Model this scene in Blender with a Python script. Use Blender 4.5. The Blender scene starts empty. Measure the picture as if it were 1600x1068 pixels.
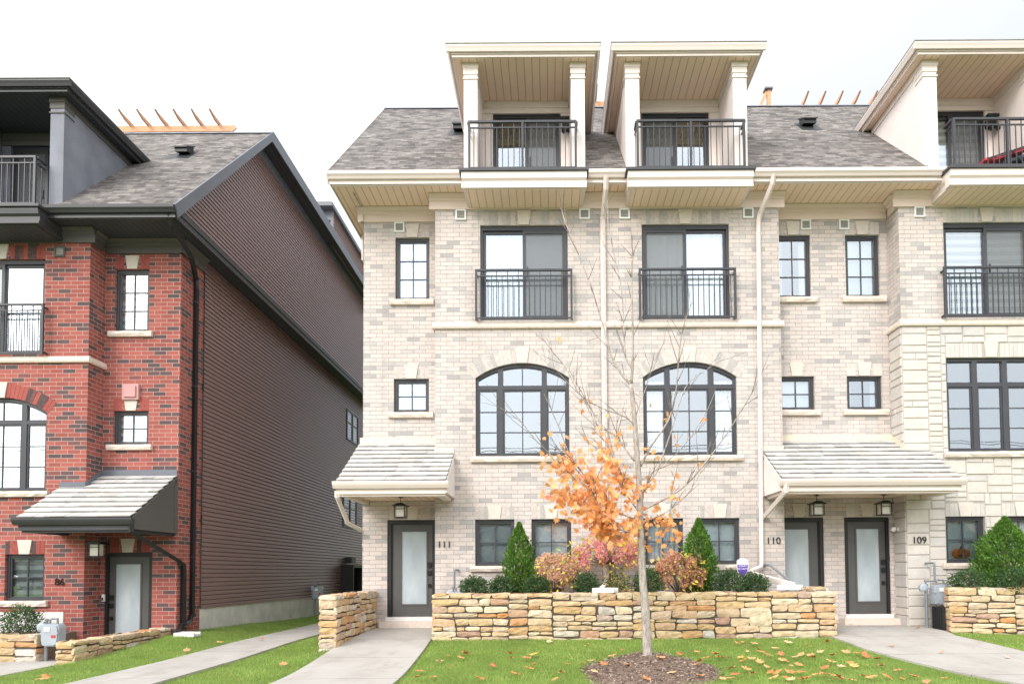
import bpy, bmesh, math, random
import numpy as np
from mathutils import Vector, Matrix
R = math.radians
random.seed(7); rng = np.random.default_rng(11)
scn = bpy.context.scene
COL = scn.collection

# ------------------------------------------------------------------ materials
def _sock(nt, v):
    return v
class NT:
    def __init__(s, name):
        s.m = bpy.data.materials.new(name); s.m.use_nodes = True
        s.t = s.m.node_tree; s.n = s.t.nodes; s.l = s.t.links
        s.n.clear()
        s.out = s.n.new('ShaderNodeOutputMaterial')
    def new(s, typ, **kw):
        nd = s.n.new(typ)
        for k, v in kw.items():
            if hasattr(nd, k) and k not in nd.inputs: setattr(nd, k, v)
            else: s.set(nd, k, v)
        return nd
    def set(s, nd, k, v):
        inp = nd.inputs[k]
        if isinstance(v, bpy.types.NodeSocket): s.l.new(v, inp)
        elif isinstance(v, (tuple, list)) and len(v) == 3 and inp.type == 'RGBA': inp.default_value = (*v, 1)
        else: inp.default_value = v
    def ramp(s, fac, stops, interp='LINEAR'):
        r = s.n.new('ShaderNodeValToRGB'); r.color_ramp.interpolation = interp
        e = r.color_ramp.elements
        while len(e) > 1: e.remove(e[-1])
        e[0].position = stops[0][0]; e[0].color = (*stops[0][1], 1)
        for p, c in stops[1:]:
            k = e.new(p); k.color = (*c, 1)
        s.l.new(fac, r.inputs[0]); return r.outputs[0]
    def noise(s, vec, scale, detail=4, rough=.55):
        n = s.new('ShaderNodeTexNoise', Scale=scale, Detail=detail, Roughness=rough)
        if vec is not None: s.l.new(vec, n.inputs['Vector'])
        return n.outputs['Fac']
    def mapping(s, vec, scale=(1, 1, 1), rot=(0, 0, 0)):
        m = s.n.new('ShaderNodeMapping'); m.inputs['Scale'].default_value = scale; m.inputs['Rotation'].default_value = rot
        s.l.new(vec, m.inputs['Vector']); return m.outputs[0]
    def mix(s, fac, a, b, blend='MIX'):
        m = s.n.new('ShaderNodeMix'); m.data_type = 'RGBA'; m.blend_type = blend
        for i, v in ((0, fac), (6, a), (7, b)):
            if isinstance(v, bpy.types.NodeSocket): s.l.new(v, m.inputs[i])
            elif isinstance(v, tuple): m.inputs[i].default_value = (*v, 1)
            else: m.inputs[i].default_value = v
        return m.outputs[2]
    def math(s, op, a, b=0.0, c=None):
        m = s.n.new('ShaderNodeMath'); m.operation = op
        for i, v in enumerate((a, b, c)):
            if v is None: continue
            if isinstance(v, bpy.types.NodeSocket): s.l.new(v, m.inputs[i])
            else: m.inputs[i].default_value = v
        return m.outputs[0]
    def bump(s, h, strength=.4, dist=.01):
        b = s.new('ShaderNodeBump', Strength=strength, Distance=dist); s.l.new(h, b.inputs['Height']); return b.outputs[0]
    def coord(s, which='Object'):
        return s.n.new('ShaderNodeTexCoord').outputs[which]
    def uv(s): return s.n.new('ShaderNodeUVMap').outputs[0] if False else s.coord('UV')
    def island(s): return s.n.new('ShaderNodeNewGeometry').outputs['Random Per Island']
    def finish(s, color, rough=.8, normal=None, metal=0.0, spec=.3, **kw):
        p = s.n.new('ShaderNodeBsdfPrincipled')
        s.set(p, 'Base Color', color); s.set(p, 'Roughness', rough); s.set(p, 'Metallic', metal)
        s.set(p, 'Specular IOR Level', spec)
        for k, v in kw.items(): s.set(p, k.replace('_', ' '), v)
        if normal is not None: s.l.new(normal, p.inputs['Normal'])
        s.l.new(p.outputs[0], s.out.inputs['Surface'])
        return s.m

M = {}
def plain(name, c, rough=.6, var=.12, scale=6, metal=0.0, spec=.4, bump=.0, bscale=60):
    t = NT(name); o = t.coord()
    n = t.noise(o, scale, 5)
    col = t.ramp(n, [(.3, tuple(x*(1-var) for x in c)), (.7, tuple(min(1, x*(1+var)) for x in c))])
    nm = t.bump(t.noise(o, bscale, 3), bump, .01) if bump else None
    M[name] = t.finish(col, rough, nm, metal, spec); return M[name]

def brick(name, stops, mortar, smudge, bw=.267, rh=.089, ms=.005, dark=(.3, .28, .27)):
    t = NT(name); uv = t.uv()
    b = t.new('ShaderNodeTexBrick', Scale=1.0, **{'Mortar Size': ms, 'Mortar Smooth': .15, 'Brick Width': bw, 'Row Height': rh, 'Bias': 0.0})
    t.l.new(uv, b.inputs['Vector'])
    b.inputs['Color1'].default_value = (0, 0, 0, 1); b.inputs['Color2'].default_value = (1, 1, 1, 1); b.inputs['Mortar'].default_value = (.5, .5, .5, 1)
    col = t.ramp(b.outputs['Color'], stops)
    n1 = t.noise(t.mapping(uv, (4, 14, 1)), 1.0, 6, .65)
    n2 = t.noise(uv, .35, 3)
    f = t.math('MULTIPLY', t.ramp(n1, [(.55, (0, 0, 0)), (.72, (1, 1, 1))]), smudge)
    col = t.mix(f, col, dark)
    col = t.mix(.5, col, t.ramp(n2, [(.3, (.92, .92, .92)), (.7, (1, 1, 1))]), 'MULTIPLY')
    n3 = t.noise(uv, 45, 4)
    col = t.mix(.35, col, t.ramp(n3, [(.3, (.75, .75, .75)), (.7, (1, 1, 1))]), 'MULTIPLY')
    n4 = t.noise(t.mapping(uv, (1.6, .16, 1)), 1.0, 4, .6)
    col = t.mix(.55, col, t.ramp(n4, [(.34, (.80, .78, .76)), (.56, (1, 1, 1))]), 'MULTIPLY')
    col = t.mix(b.outputs['Fac'], col, mortar)
    h = t.math('SUBTRACT', t.math('MULTIPLY', n3, .35), b.outputs['Fac'])
    M[name] = t.finish(col, .88, t.bump(h, .55, .006), spec=.2)

BEIGE = [(0, (.64, .562, .522)), (.45, (.61, .535, .498)), (.70, (.58, .51, .478)), (.80, (.53, .49, .47)), (.92, (.455, .425, .41)), (1, (.375, .355, .35))]
brick('beige_brick', BEIGE, (.31, .283, .265), .68, dark=(.31, .297, .30))
RED = [(0, (.40, .125, .10)), (.45, (.35, .105, .085)), (.70, (.295, .09, .076)), (.78, (.14, .088, .088)), (1, (.10, .078, .08))]
brick('red_brick', RED, (.47, .33, .30), .2, dark=(.16, .075, .065))

def island_mat(name, stops, rough=.85, nscale=18, namp=.25, bump=.4, bdist=.01, bscale=40, spec=.2, interp='LINEAR', stain=None, **kw):
    t = NT(name); r = t.island(); o = t.coord()
    col = t.ramp(r, stops, interp)
    n = t.noise(o, nscale, 6, .6)
    col = t.mix(1.0, col, t.ramp(n, [(.25, (1-namp,)*3), (.75, (1+namp*.3,)*3)]), 'MULTIPLY')
    if stain:
        f = t.ramp(t.noise(o, stain[1], 4, .6), [(stain[2], (0, 0, 0)), (stain[2]+.16, (1, 1, 1))])
        col = t.mix(t.math('MULTIPLY', f, stain[3]), col, stain[0])
    nm = t.bump(t.noise(o, bscale, 6, .65), bump, bdist) if bump else None
    M[name] = t.finish(col, rough, nm, spec=spec, **kw)
island_mat('beige_soldier', [(0, (.615, .545, .50)), (.6, (.57, .508, .47)), (.85, (.50, .46, .435)), (1, (.43, .405, .39))])
island_mat('red_soldier', [(0, (.40, .105, .088)), (.65, (.33, .085, .072)), (.8, (.13, .08, .078)), (1, (.09, .066, .067))])
island_mat('ashlar_stone', [(0, (.625, .575, .527)), (.5, (.59, .54, .495)), (.8, (.58, .543, .51)), (1, (.515, .488, .465))], nscale=5, namp=.14, bump=.5, bscale=14, bdist=.02)
island_mat('canopy_shingle', [(0, (.55, .53, .50)), (.5, (.49, .475, .455)), (.8, (.42, .412, .40)), (1, (.52, .48, .44))], nscale=9, namp=.16, bump=.25, bscale=70)
island_mat('field_stone', [(0, (.68, .53, .34)), (.14, (.63, .42, .21)), (.28, (.73, .62, .45)), (.40, (.60, .36, .16)), (.50, (.70, .59, .44)),
    (.58, (.58, .27, .10)), (.64, (.72, .60, .42)), (.76, (.46, .27, .20)), (.80, (.66, .61, .54)), (.90, (.64, .46, .27)), (1, (.52, .32, .22))], nscale=9, namp=.36,
    bump=.9, bscale=11, bdist=.03, stain=((.56, .24, .06), 3.4, .60, .6))
plain('stone_core', (.10, .085, .065), .95)
plain('limestone', (.65, .56, .485), .9, .08, 12, bump=.5, bscale=28)
plain('keystone', (.61, .545, .485), .9, .06, 10, bump=.4, bscale=24)
plain('mortar_beige', (.42, .385, .355), .95, .05)
plain('mortar_red', (.48, .33, .29), .95, .05)
plain('mortar_stone', (.40, .365, .33), .95, .05)
plain('cream_trim', (.77, .635, .565), .5, .03, 2)
plain('cream_metal', (.735, .64, .595), .45, .03, 2)
plain('cream_flashing', (.66, .59, .46), .5, .04, 2)
plain('white_panel', (.77, .69, .655), .75, .04, 3, bump=.15, bscale=90)
plain('dark_trim', (.045, .046, .05), .45, .1, 2)
plain('dark_metal', (.016, .016, .018), .32, .1, 2)
plain('cornice_grey', (.105, .098, .092), .55, .06, 2)
plain('grey_panel', (.20, .205, .24), .7, .22, 1.6, bump=.2, bscale=80)
plain('grey_flashing', (.13, .14, .165), .4, .06, 2)
plain('window_frame', (.045, .046, .054), .42, .08, 3)
plain('rail_metal', (.038, .039, .046), .4, .1, 3)
plain('door_paint', (.085, .082, .08), .42, .06, 3)
plain('door_frame', (.017, .017, .018), .42, .08, 3)
plain('hardware', (.012, .012, .013), .35, .05, 3)
plain('interior', (.42, .40, .37), .9, .05)
plain('foundation', (.64, .63, .60), .9, .16, 2.2, bump=.3)
plain('dark_frame', (.02, .02, .021), .5, .1)  # near-black finish of the side door frame
plain('white_plastic', (.78, .78, .76), .45, .03)
plain('meter_grey', (.34, .38, .42), .5, .08, 8)
plain('pipe_grey', (.22, .24, .26), .45, .1, 9, metal=.3)
plain('vent_black', (.02, .022, .022), .5, .1)
plain('vent_grille', (.36, .35, .33), .6, .1, 30)
plain('vent_rose', (.50, .27, .26), .6, .05)
plain('lamp_glass', (.80, .77, .70), .35, .04)
plain('sign_purple', (.10, .045, .33), .5, .05)
plain('sticker_red', (.45, .05, .06), .5, .05)
plain('splash_concrete', (.70, .69, .67), .85, .06, 9, bump=.2)
plain('pumpkin', (.62, .15, .03), .6, .12, 9)
plain('pumpkin_line', (.72, .42, .12), .6, .05)
plain('chair_red', (.62, .06, .07), .6, .06)
plain('cloth_dark', (.04, .06, .065), .8, .1)
plain('beige_door', (.36, .29, .27), .6, .08)
plain('louver', (.42, .36, .24), .6, .1)
plain('shade_underlay', (.05, .048, .045), .95)  # dark sheet under the canopy shingles; shadow of the butt gaps put into its colour
plain('drip_edge', (.30, .285, .27), .6)
plain('roof_deck', (.2, .2, .2), .9, .1)
plain('white_text', (.85, .85, .88), .5, .02)
plain('asphalt', (.05, .05, .052), .9, .2, 8, bump=.3)

def soffit(name, c, gap, w=.105):
    t = NT(name); uv = t.uv()
    x = t.new('ShaderNodeSeparateXYZ'); t.l.new(uv, x.inputs[0])
    fr = t.math('FRACT', t.math('DIVIDE', x.outputs[0], w))
    d = t.math('ABSOLUTE', t.math('SUBTRACT', fr, .5))
    g = t.ramp(d, [(.44, (0, 0, 0)), (.475, (1, 1, 1))])
    n = t.noise(uv, 3, 3)
    col = t.mix(g, t.ramp(n, [(.3, tuple(v*.95 for v in c)), (.7, c)]), gap)
    M[name] = t.finish(col, .55, t.bump(t.math('MULTIPLY', g, -1.0), .5, .006))
soffit('cream_soffit', (.92, .70, .565), (.46, .34, .24), .16)
soffit('dark_soffit', (.06, .062, .078), (.012, .012, .014), .13)

def shingles(name, stops, rw=.24, rh=.115):
    t = NT(name); uv = t.uv()
    def br(w, h, off, sq):
        b = t.new('ShaderNodeTexBrick', Scale=1.0, offset=off, squash=sq, squash_frequency=3, offset_frequency=2,
                  **{'Mortar Size': .004, 'Mortar Smooth': .3, 'Brick Width': w, 'Row Height': h})
        b.inputs['Color1'].default_value = (0, 0, 0, 1); b.inputs['Color2'].default_value = (1, 1, 1, 1); b.inputs['Mortar'].default_value = (.1, .1, .1, 1)
        t.l.new(uv, b.inputs['Vector']); return b
    b1 = br(rw, rh, .37, .7); b2 = br(rw*.62, rh, .21, 1.4)
    v = t.math('MULTIPLY_ADD', b1.outputs['Color'], .6, t.math('MULTIPLY', b2.outputs['Color'], .4))
    col = t.ramp(v, stops)
    x = t.new('ShaderNodeSeparateXYZ'); t.l.new(uv, x.inputs[0])
    fr = t.math('FRACT', t.math('DIVIDE', x.outputs[1], rh))
    n = t.noise(uv, 60, 3); n0 = t.noise(uv, 1.3, 3)
    line = t.ramp(fr, [(.02, (.42, .42, .42)), (.16, (1, 1, 1))])
    col = t.mix(1.0, col, line, 'MULTIPLY')
    col = t.mix(.6, col, t.ramp(n, [(.3, (.6, .6, .6)), (.7, (1.1, 1.1, 1.1))]), 'MULTIPLY')
    col = t.mix(.6, col, t.ramp(n0, [(.3, (.75, .75, .75)), (.7, (1.1, 1.1, 1.1))]), 'MULTIPLY')
    h = t.math('ADD', t.math('MULTIPLY', fr, -.6), t.math('MULTIPLY', v, .5))
    M[name] = t.finish(col, .92, t.bump(h, .6, .012), spec=.15)
SH = [(.15, (.11, .10, .096)), (.4, (.175, .158, .148)), (.6, (.215, .194, .18)), (.85, (.295, .267, .247))]
shingles('grey_shingles', SH)

def siding():
    t = NT('brown_siding'); o = t.coord(); uv = t.uv()
    n = t.noise(t.mapping(uv, (.3, 6, 1)), 2, 4)
    col = t.ramp(n, [(.3, (.205, .124, .112)), (.7, (.245, .152, .138))])
    M['brown_siding'] = t.finish(col, .34, t.bump(t.noise(t.mapping(uv, (.9, 9, 1)), 3, 3), .12, .006), spec=.6)
siding()

def glass(name, refl, tint, trans=(.82, .88, .9)):
    t = NT(name)
    tr = t.new('ShaderNodeBsdfTransparent', Color=trans)
    gl = t.new('ShaderNodeBsdfGlossy', Color=tint, Roughness=.012)
    o = t.coord()
    t.l.new(t.bump(t.noise(o, 1.1, 2), .06, .03), gl.inputs['Normal'])
    fr = t.new('ShaderNodeFresnel', IOR=1.5)
    f = t.math('ADD', fr.outputs[0], refl)
    mx = t.new('ShaderNodeMixShader'); t.l.new(f, mx.inputs[0]); t.l.new(tr.outputs[0], mx.inputs[1]); t.l.new(gl.outputs[0], mx.inputs[2])
    t.l.new(mx.outputs[0], t.out.inputs['Surface']); M[name] = t.m
glass('window_glass', .26, (.86, .93, 1.0))
def screen():
    t = NT('insect_screen'); uv = t.uv()
    tr = t.new('ShaderNodeBsdfTransparent', Color=(1, 1, 1)); d = t.new('ShaderNodeBsdfDiffuse', Color=(.20, .205, .205))
    mx = t.new('ShaderNodeMixShader'); mx.inputs[0].default_value = .58
    t.l.new(tr.outputs[0], mx.inputs[1]); t.l.new(d.outputs[0], mx.inputs[2]); t.l.new(mx.outputs[0], t.out.inputs['Surface']); M['insect_screen'] = t.m
screen()
def frosted():
    t = NT('frosted_glass'); o = t.coord()
    n = t.noise(t.mapping(o, (2, 2, .8)), 1.2, 3)
    col = t.ramp(n, [(.3, (.33, .385, .42)), (.7, (.48, .53, .56))])
    M['frosted_glass'] = t.finish(col, .22, None, spec=.7)
frosted()
def bands(name, axis, w, ca, cb, lo=.45, hi=.55):
    t = NT(name); uv = t.uv(); x = t.new('ShaderNodeSeparateXYZ'); t.l.new(uv, x.inputs[0])
    fr = t.math('FRACT', t.math('DIVIDE', x.outputs[axis], w))
    M[name] = t.finish(t.ramp(fr, [(lo, ca), (hi, cb)]), .85)
bands('zebra_blind', 1, .17, (.82, .83, .82), (.40, .41, .42))
def curtain():
    t = NT('curtain'); uv = t.uv()
    n = t.noise(t.mapping(uv, (9, .15, 1)), 1.4, 3)
    M['curtain'] = t.finish(t.ramp(n, [(.3, (.56, .58, .60)), (.7, (.74, .75, .76))]), .9, t.bump(n, .6, .03))
curtain()
plain('roller_blind', (.62, .655, .68), .9, .03, 1.5)

def concrete():
    t = NT('path_concrete'); o = t.coord()
    n = t.noise(o, 1.1, 6, .65); n2 = t.noise(o, 70, 4)
    col = t.ramp(n, [(.28, (.37, .34, .305)), (.5, (.425, .395, .36)), (.75, (.465, .435, .40))])
    col = t.mix(.5, col, t.ramp(n2, [(.3, (.8, .8, .8)), (.7, (1.1, 1.1, 1.1))]), 'MULTIPLY')
    x = t.new('ShaderNodeSeparateXYZ'); t.l.new(o, x.inputs[0]); jf = t.ramp(t.math('FRACT', t.math('DIVIDE', x.outputs[1], 1.52)), [(.004, (.45, .45, .45)), (.014, (1, 1, 1))])
    n5 = t.noise(t.mapping(o, (1, .6, 1)), 2.6, 5, .6)
    col = t.mix(.7, col, t.ramp(n5, [(.34, (.84, .82, .79)), (.5, (1, 1, 1))]), 'MULTIPLY'); col = t.mix(1.0, col, jf, 'MULTIPLY')
    M['path_concrete'] = t.finish(col, .88, t.bump(n2, .25, .004), spec=.2)
concrete()
def lawn():
    t = NT('lawn_soil'); o = t.coord()
    n = t.noise(o, 1.7, 6, .65); n2 = t.noise(o, 45, 4)
    col = t.ramp(n, [(.3, (.13, .21, .035)), (.62, (.18, .26, .05)), (.8, (.26, .26, .10))])
    col = t.mix(.8, col, t.ramp(n2, [(.3, (.45, .45, .45)), (.7, (1.2, 1.2, 1.2))]), 'MULTIPLY')
    M['lawn_soil'] = t.finish(col, .95, t.bump(n2, .8, .02), spec=.1)
lawn()
def leafy(name, stops, rough=.6, trans=.25, nscale=2.5, namp=.35, patch=None):
    t = NT(name); r = t.island(); o = t.coord()
    col = t.ramp(r, stops)
    n = t.noise(o, nscale, 3)
    col = t.mix(1.0, col, t.ramp(n, [(.3, (1-namp,)*3), (.7, (1.12,)*3)]), 'MULTIPLY')
    if patch: col = t.mix(t.math('MULTIPLY', t.ramp(t.noise(o, 2.3, 5, .65), [(.56, (0, 0, 0)), (.70, (1, 1, 1))]), .6), col, patch)
    p = t.new('ShaderNodeBsdfPrincipled', Roughness=rough); t.set(p, 'Base Color', col); t.set(p, 'Specular IOR Level', .25)
    tl = t.new('ShaderNodeBsdfTranslucent'); t.set(tl, 'Color', col)
    mx = t.new('ShaderNodeMixShader'); mx.inputs[0].default_value = trans
    t.l.new(p.outputs[0], mx.inputs[1]); t.l.new(tl.outputs[0], mx.inputs[2]); t.l.new(mx.outputs[0], t.out.inputs['Surface']); M[name] = t.m
leafy('grass_blade', [(0, (.20, .33, .06)), (.45, (.27, .41, .09)), (.8, (.35, .47, .13)), (.93, (.46, .47, .18)), (1, (.56, .50, .27))], nscale=1.2, namp=.3, patch=(.46, .42, .17))
leafy('cedar_leaf', [(0, (.06, .15, .02)), (.5, (.11, .24, .035)), (1, (.19, .34, .06))], nscale=4)
leafy('boxwood_leaf', [(0, (.045, .10, .04)), (.5, (.075, .15, .055)), (.9, (.12, .20, .07)), (1, (.18, .21, .09))], nscale=4)
leafy('maple_leaf', [(0, (.88, .36, .11)), (.3, (.92, .46, .18)), (.55, (.93, .54, .24)), (.75, (.90, .40, .22)), (.9, (.94, .64, .28)), (1, (.82, .26, .16))], trans=.35, nscale=3, namp=.2)
leafy('yellow_leaf', [(0, (.80, .58, .08)), (.5, (.90, .68, .14)), (.75, (.55, .52, .12)), (1, (.34, .42, .10))], nscale=4)
leafy('hydrangea_pink', [(0, (.80, .27, .31)), (.5, (.88, .38, .41)), (.85, (.90, .52, .48)), (1, (.86, .56, .38))], nscale=5, namp=.2, trans=.4)
leafy('hydrangea_tan', [(0, (.74, .42, .28)), (.45, (.84, .54, .40)), (.8, (.90, .64, .53)), (1, (.70, .38, .18))], nscale=5, namp=.25, trans=.4)
leafy('hydrangea_rust', [(0, (.56, .25, .12)), (.45, (.68, .36, .21)), (.8, (.84, .54, .44)), (1, (.50, .22, .09))], nscale=5, namp=.3, trans=.35)
leafy('far_leaf', [(0, (.16, .17, .07)), (.4, (.32, .26, .13)), (.7, (.44, .33, .18)), (1, (.52, .40, .24))], nscale=.2)
island_mat('dry_leaf', [(0, (.60, .28, .10)), (.3, (.66, .36, .16)), (.6, (.70, .46, .24)), (.85, (.56, .20, .08)), (1, (.72, .56, .34))], namp=.3, bump=0, rough=.7)
def objleaf():
    t = NT('fallen_leaf'); oi = t.n.new('ShaderNodeObjectInfo')
    col = t.ramp(oi.outputs['Random'], [(0, (.56, .22, .08)), (.3, (.64, .30, .12)), (.5, (.68, .38, .18)), (.72, (.50, .16, .07)), (.88, (.72, .50, .30)), (1, (.62, .34, .10))])
    M['fallen_leaf'] = t.finish(col, .7, None, spec=.25)
objleaf()
island_mat('mulch_chip', [(0, (.14, .09, .066)), (.4, (.27, .19, .145)), (.75, (.42, .32, .26)), (1, (.58, .49, .41))], namp=.3, bump=0)
plain('mulch_soil', (.17, .12, .092), .95, .3, 14, bump=.8)
def bark(name, a, b, c):
    t = NT(name); o = t.coord()
    n = t.noise(t.mapping(o, (26, 26, 7)), 1, 6, .7); n2 = t.noise(o, 60, 4)
    col = t.ramp(n, [(.3, a), (.55, b), (.72, c)])
    M[name] = t.finish(col, .9, t.bump(t.math('ADD', n, t.math('MULTIPLY', n2, .4)), .6, .01), spec=.15)
bark('maple_bark', (.19, .155, .13), (.42, .37, .33), (.54, .49, .45))
bark('twig_bark', (.10, .08, .07), (.20, .165, .145), (.28, .24, .21))
bark('stem_bark', (.08, .06, .045), (.16, .12, .09), (.22, .17, .13))
def wood():
    t = NT('cedar_wood'); o = t.coord()
    n = t.noise(t.mapping(o, (2, 2, 12)), 3, 5, .6)
    M['cedar_wood'] = t.finish(t.ramp(n, [(.3, (.50, .25, .13)), (.7, (.68, .41, .25))]), .75)
wood()

# ------------------------------------------------------------------ mesh builder
class MB:
    def __init__(s): s.v = []; s.f = []; s.mi = []; s.cur = 0
    def face(s, pts):
        i = len(s.v); s.v += [tuple(p) for p in pts]; s.f.append(list(range(i, i+len(pts)))); s.mi.append(s.cur)
    def poly(s, verts, faces):
        i = len(s.v); s.v += [tuple(p) for p in verts]
        for f in faces: s.f.append([i+k for k in f]); s.mi.append(s.cur)
    def box(s, x0, x1, y0, y1, z0, z1):
        v = [(x, y, z) for x in (x0, x1) for y in (y0, y1) for z in (z0, z1)]
        s.poly(v, [(0, 1, 3, 2), (4, 6, 7, 5), (0, 4, 5, 1), (2, 3, 7, 6), (0, 2, 6, 4), (1, 5, 7, 3)]); return s
    def prism(s, poly, axis, a, b):
        n = len(poly)
        def P(p, t):
            if axis == 'x': return (t, p[0], p[1])
            if axis == 'y': return (p[0], t, p[1])
            return (p[0], p[1], t)
        v = [P(p, a) for p in poly] + [P(p, b) for p in poly]
        f = [tuple(range(n))[::-1], tuple(range(n, 2*n))] + [(i, (i+1) % n, n+(i+1) % n, n+i) for i in range(n)]
        s.poly(v, f); return s
    def tube(s, pts, r, n=8, cap=True):
        pts = [Vector(p) for p in pts]
        rs = r if isinstance(r, (list, tuple)) else [r]*len(pts)
        up = None; vs = []
        for i, p in enumerate(pts):
            d = (pts[min(i+1, len(pts)-1)] - pts[max(i-1, 0)])
            if d.length < 1e-9: d = Vector((0, 0, 1))
            d.normalize()
            if up is None: up = d.orthogonal().normalized()
            else:
                up = up - d*up.dot(d)
                up = up.normalized() if up.length > 1e-6 else d.orthogonal().normalized()
            w = d.cross(up)
            for k in range(n):
                a = 2*math.pi*k/n + (math.pi/4 if n == 4 else 0)
                vs.append(p + (up*math.cos(a) + w*math.sin(a))*rs[i])
        fs = []
        for i in range(len(pts)-1):
            for k in range(n):
                fs.append((i*n+k, i*n+(k+1) % n, (i+1)*n+(k+1) % n, (i+1)*n+k))
        if cap: fs.append(tuple(range(n))[::-1]); fs.append(tuple((len(pts)-1)*n+k for k in range(n)))
        s.poly(vs, fs); return s
    def rock(s, O, U, V, N, u0, u1, v0, v1, d, rough=.5, seed=None):
        """one irregular stone: outline on the plane O+U*u+V*v, front pushed along N by d"""
        rr = random
        nu = 4 if (u1-u0) > .25 else 3; nv = 3
        jit = min(u1-u0, v1-v0)*.17
        cj = [(rr.uniform(-jit, jit), rr.uniform(-jit, jit)) for _ in range(4)]
        tilt = (rr.uniform(-.3, .3), rr.uniform(-.3, .3)); dd = d*rr.uniform(.75, 1.2)
        vs = []
        for j in range(nv+1):
            for i in range(nu+1):
                a, b = i/nu, j/nv
                cu = cj[0][0]*(1-a)*(1-b)+cj[1][0]*a*(1-b)+cj[2][0]*(1-a)*b+cj[3][0]*a*b
                cv = cj[0][1]*(1-a)*(1-b)+cj[1][1]*a*(1-b)+cj[2][1]*(1-a)*b+cj[3][1]*a*b
                edge = (i in (0, nu)) or (j in (0, nv))
                corner = (i in (0, nu)) and (j in (0, nv))
                uu = u0+(u1-u0)*a+cu; vv = v0+(v1-v0)*b+cv
                if corner:
                    uu += (.5-a)*.022*min(1, (u1-u0)/.3); vv += (.5-b)*.012
                h = dd*(1+tilt[0]*(a-.5)+tilt[1]*(b-.5)) + rr.uniform(-.16, .16)*d
                if edge: h -= d*.16
                if corner: h -= d*.10
                vs.append(O+U*uu+V*vv+N*h)
        fs = []
        w = nu+1
        for j in range(nv):
            for i in range(nu): fs.append((j*w+i, j*w+i+1, (j+1)*w+i+1, (j+1)*w+i))
        ring = [i for i in range(nu)] + [j*w+nu for j in range(nv)] + [nv*w+i for i in range(nu, 0, -1)] + [j*w for j in range(nv, 0, -1)]
        base = len(vs)
        for k in ring: vs.append(vs[k] - N*(d*.95))
        m = len(ring)
        for k in range(m): fs.append((ring[k], base+k, base+(k+1) % m, ring[(k+1) % m]))
        s.poly(vs, fs)
    def build(s, name, mat, parent=None, xf=None, smooth=False, top=None, merge=False):
        """link the collected shapes as one mesh object in parent's space"""
        vs = [xf(*p) for p in s.v] if xf else s.v
        org = world_loc(parent) if parent else Vector((0, 0, 0))
        if top is not None: org = Vector(top)
        vs = [(p[0]-org[0], p[1]-org[1], p[2]-org[2]) for p in vs]
        me = bpy.data.meshes.new(name); me.from_pydata(vs, [], s.f)
        mats = mat if isinstance(mat, (list, tuple)) else [mat]
        for q in mats: me.materials.append(M[q])
        if len(mats) > 1: me.polygons.foreach_set('material_index', s.mi)
        bm = bmesh.new(); bm.from_mesh(me)
        if merge: bmesh.ops.remove_doubles(bm, verts=bm.verts, dist=1e-5)
        bmesh.ops.recalc_face_normals(bm, faces=bm.faces)
        uvl = bm.loops.layers.uv.new('UVMap'); Z = Vector((0, 0, 1)); ov = Vector(org)
        for f in bm.faces:
            n = f.normal
            if abs(n.z) > .98: a, b = Vector((1, 0, 0)), Vector((0, 1, 0))
            else:
                a = Z.cross(n); a.normalize(); b = n.cross(a)
                if abs(a.x) > .7 and a.x < 0: a = -a
                if abs(a.x) <= .7 and a.y < 0: a = -a
                if b.z < 0: b = -b
            for l in f.loops:
                p = l.vert.co + ov; l[uvl].uv = (p.dot(a), p.dot(b))
            f.smooth = smooth
        bm.to_mesh(me); bm.free()
        o = bpy.data.objects.new(name, me); COL.objects.link(o)
        if parent: o.parent = parent
        else: o.location = org
        return o

def world_loc(o):
    p = Vector((0, 0, 0))
    while o is not None: p += Vector(o.location); o = o.parent
    return p
def tag(o, label=None, cat=None, group=None, kind=None):
    if label: o['label'] = label
    if cat: o['category'] = cat
    if group: o['group'] = group
    if kind: o['kind'] = kind
    return o
def thing(name, label, cat, loc, group=None):
    o = bpy.data.objects.new(name, None); COL.objects.link(o); o.location = loc; o.empty_display_size = .2
    return tag(o, label, cat, group)
def text_mesh(name, txt, size, loc, mat, parent, depth=.006, align='CENTER', facing=0.0, sx=1.0):
    c = bpy.data.curves.new('lettering', 'FONT'); c.body = txt; c.size = size; c.extrude = depth; c.offset = -.012*size if depth > .01 else 0.0; c.align_x = align; c.align_y = 'CENTER'
    t = bpy.data.objects.new('lettering', c); COL.objects.link(t)
    dg = bpy.context.evaluated_depsgraph_get(); me = bpy.data.meshes.new_from_object(t.evaluated_get(dg))
    bpy.data.objects.remove(t); bpy.data.curves.remove(c)
    me.transform(Matrix.Translation(Vector(loc)-world_loc(parent)) @ Matrix.Rotation(facing, 4, 'Z') @ Matrix.Rotation(math.pi/2, 4, 'X') @ Matrix.Diagonal((sx, 1, 1, 1)))
    me.materials.clear(); me.materials.append(M[mat]); me.name = name
    o = bpy.data.objects.new(name, me); COL.objects.link(o); o.parent = parent; return o
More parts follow.
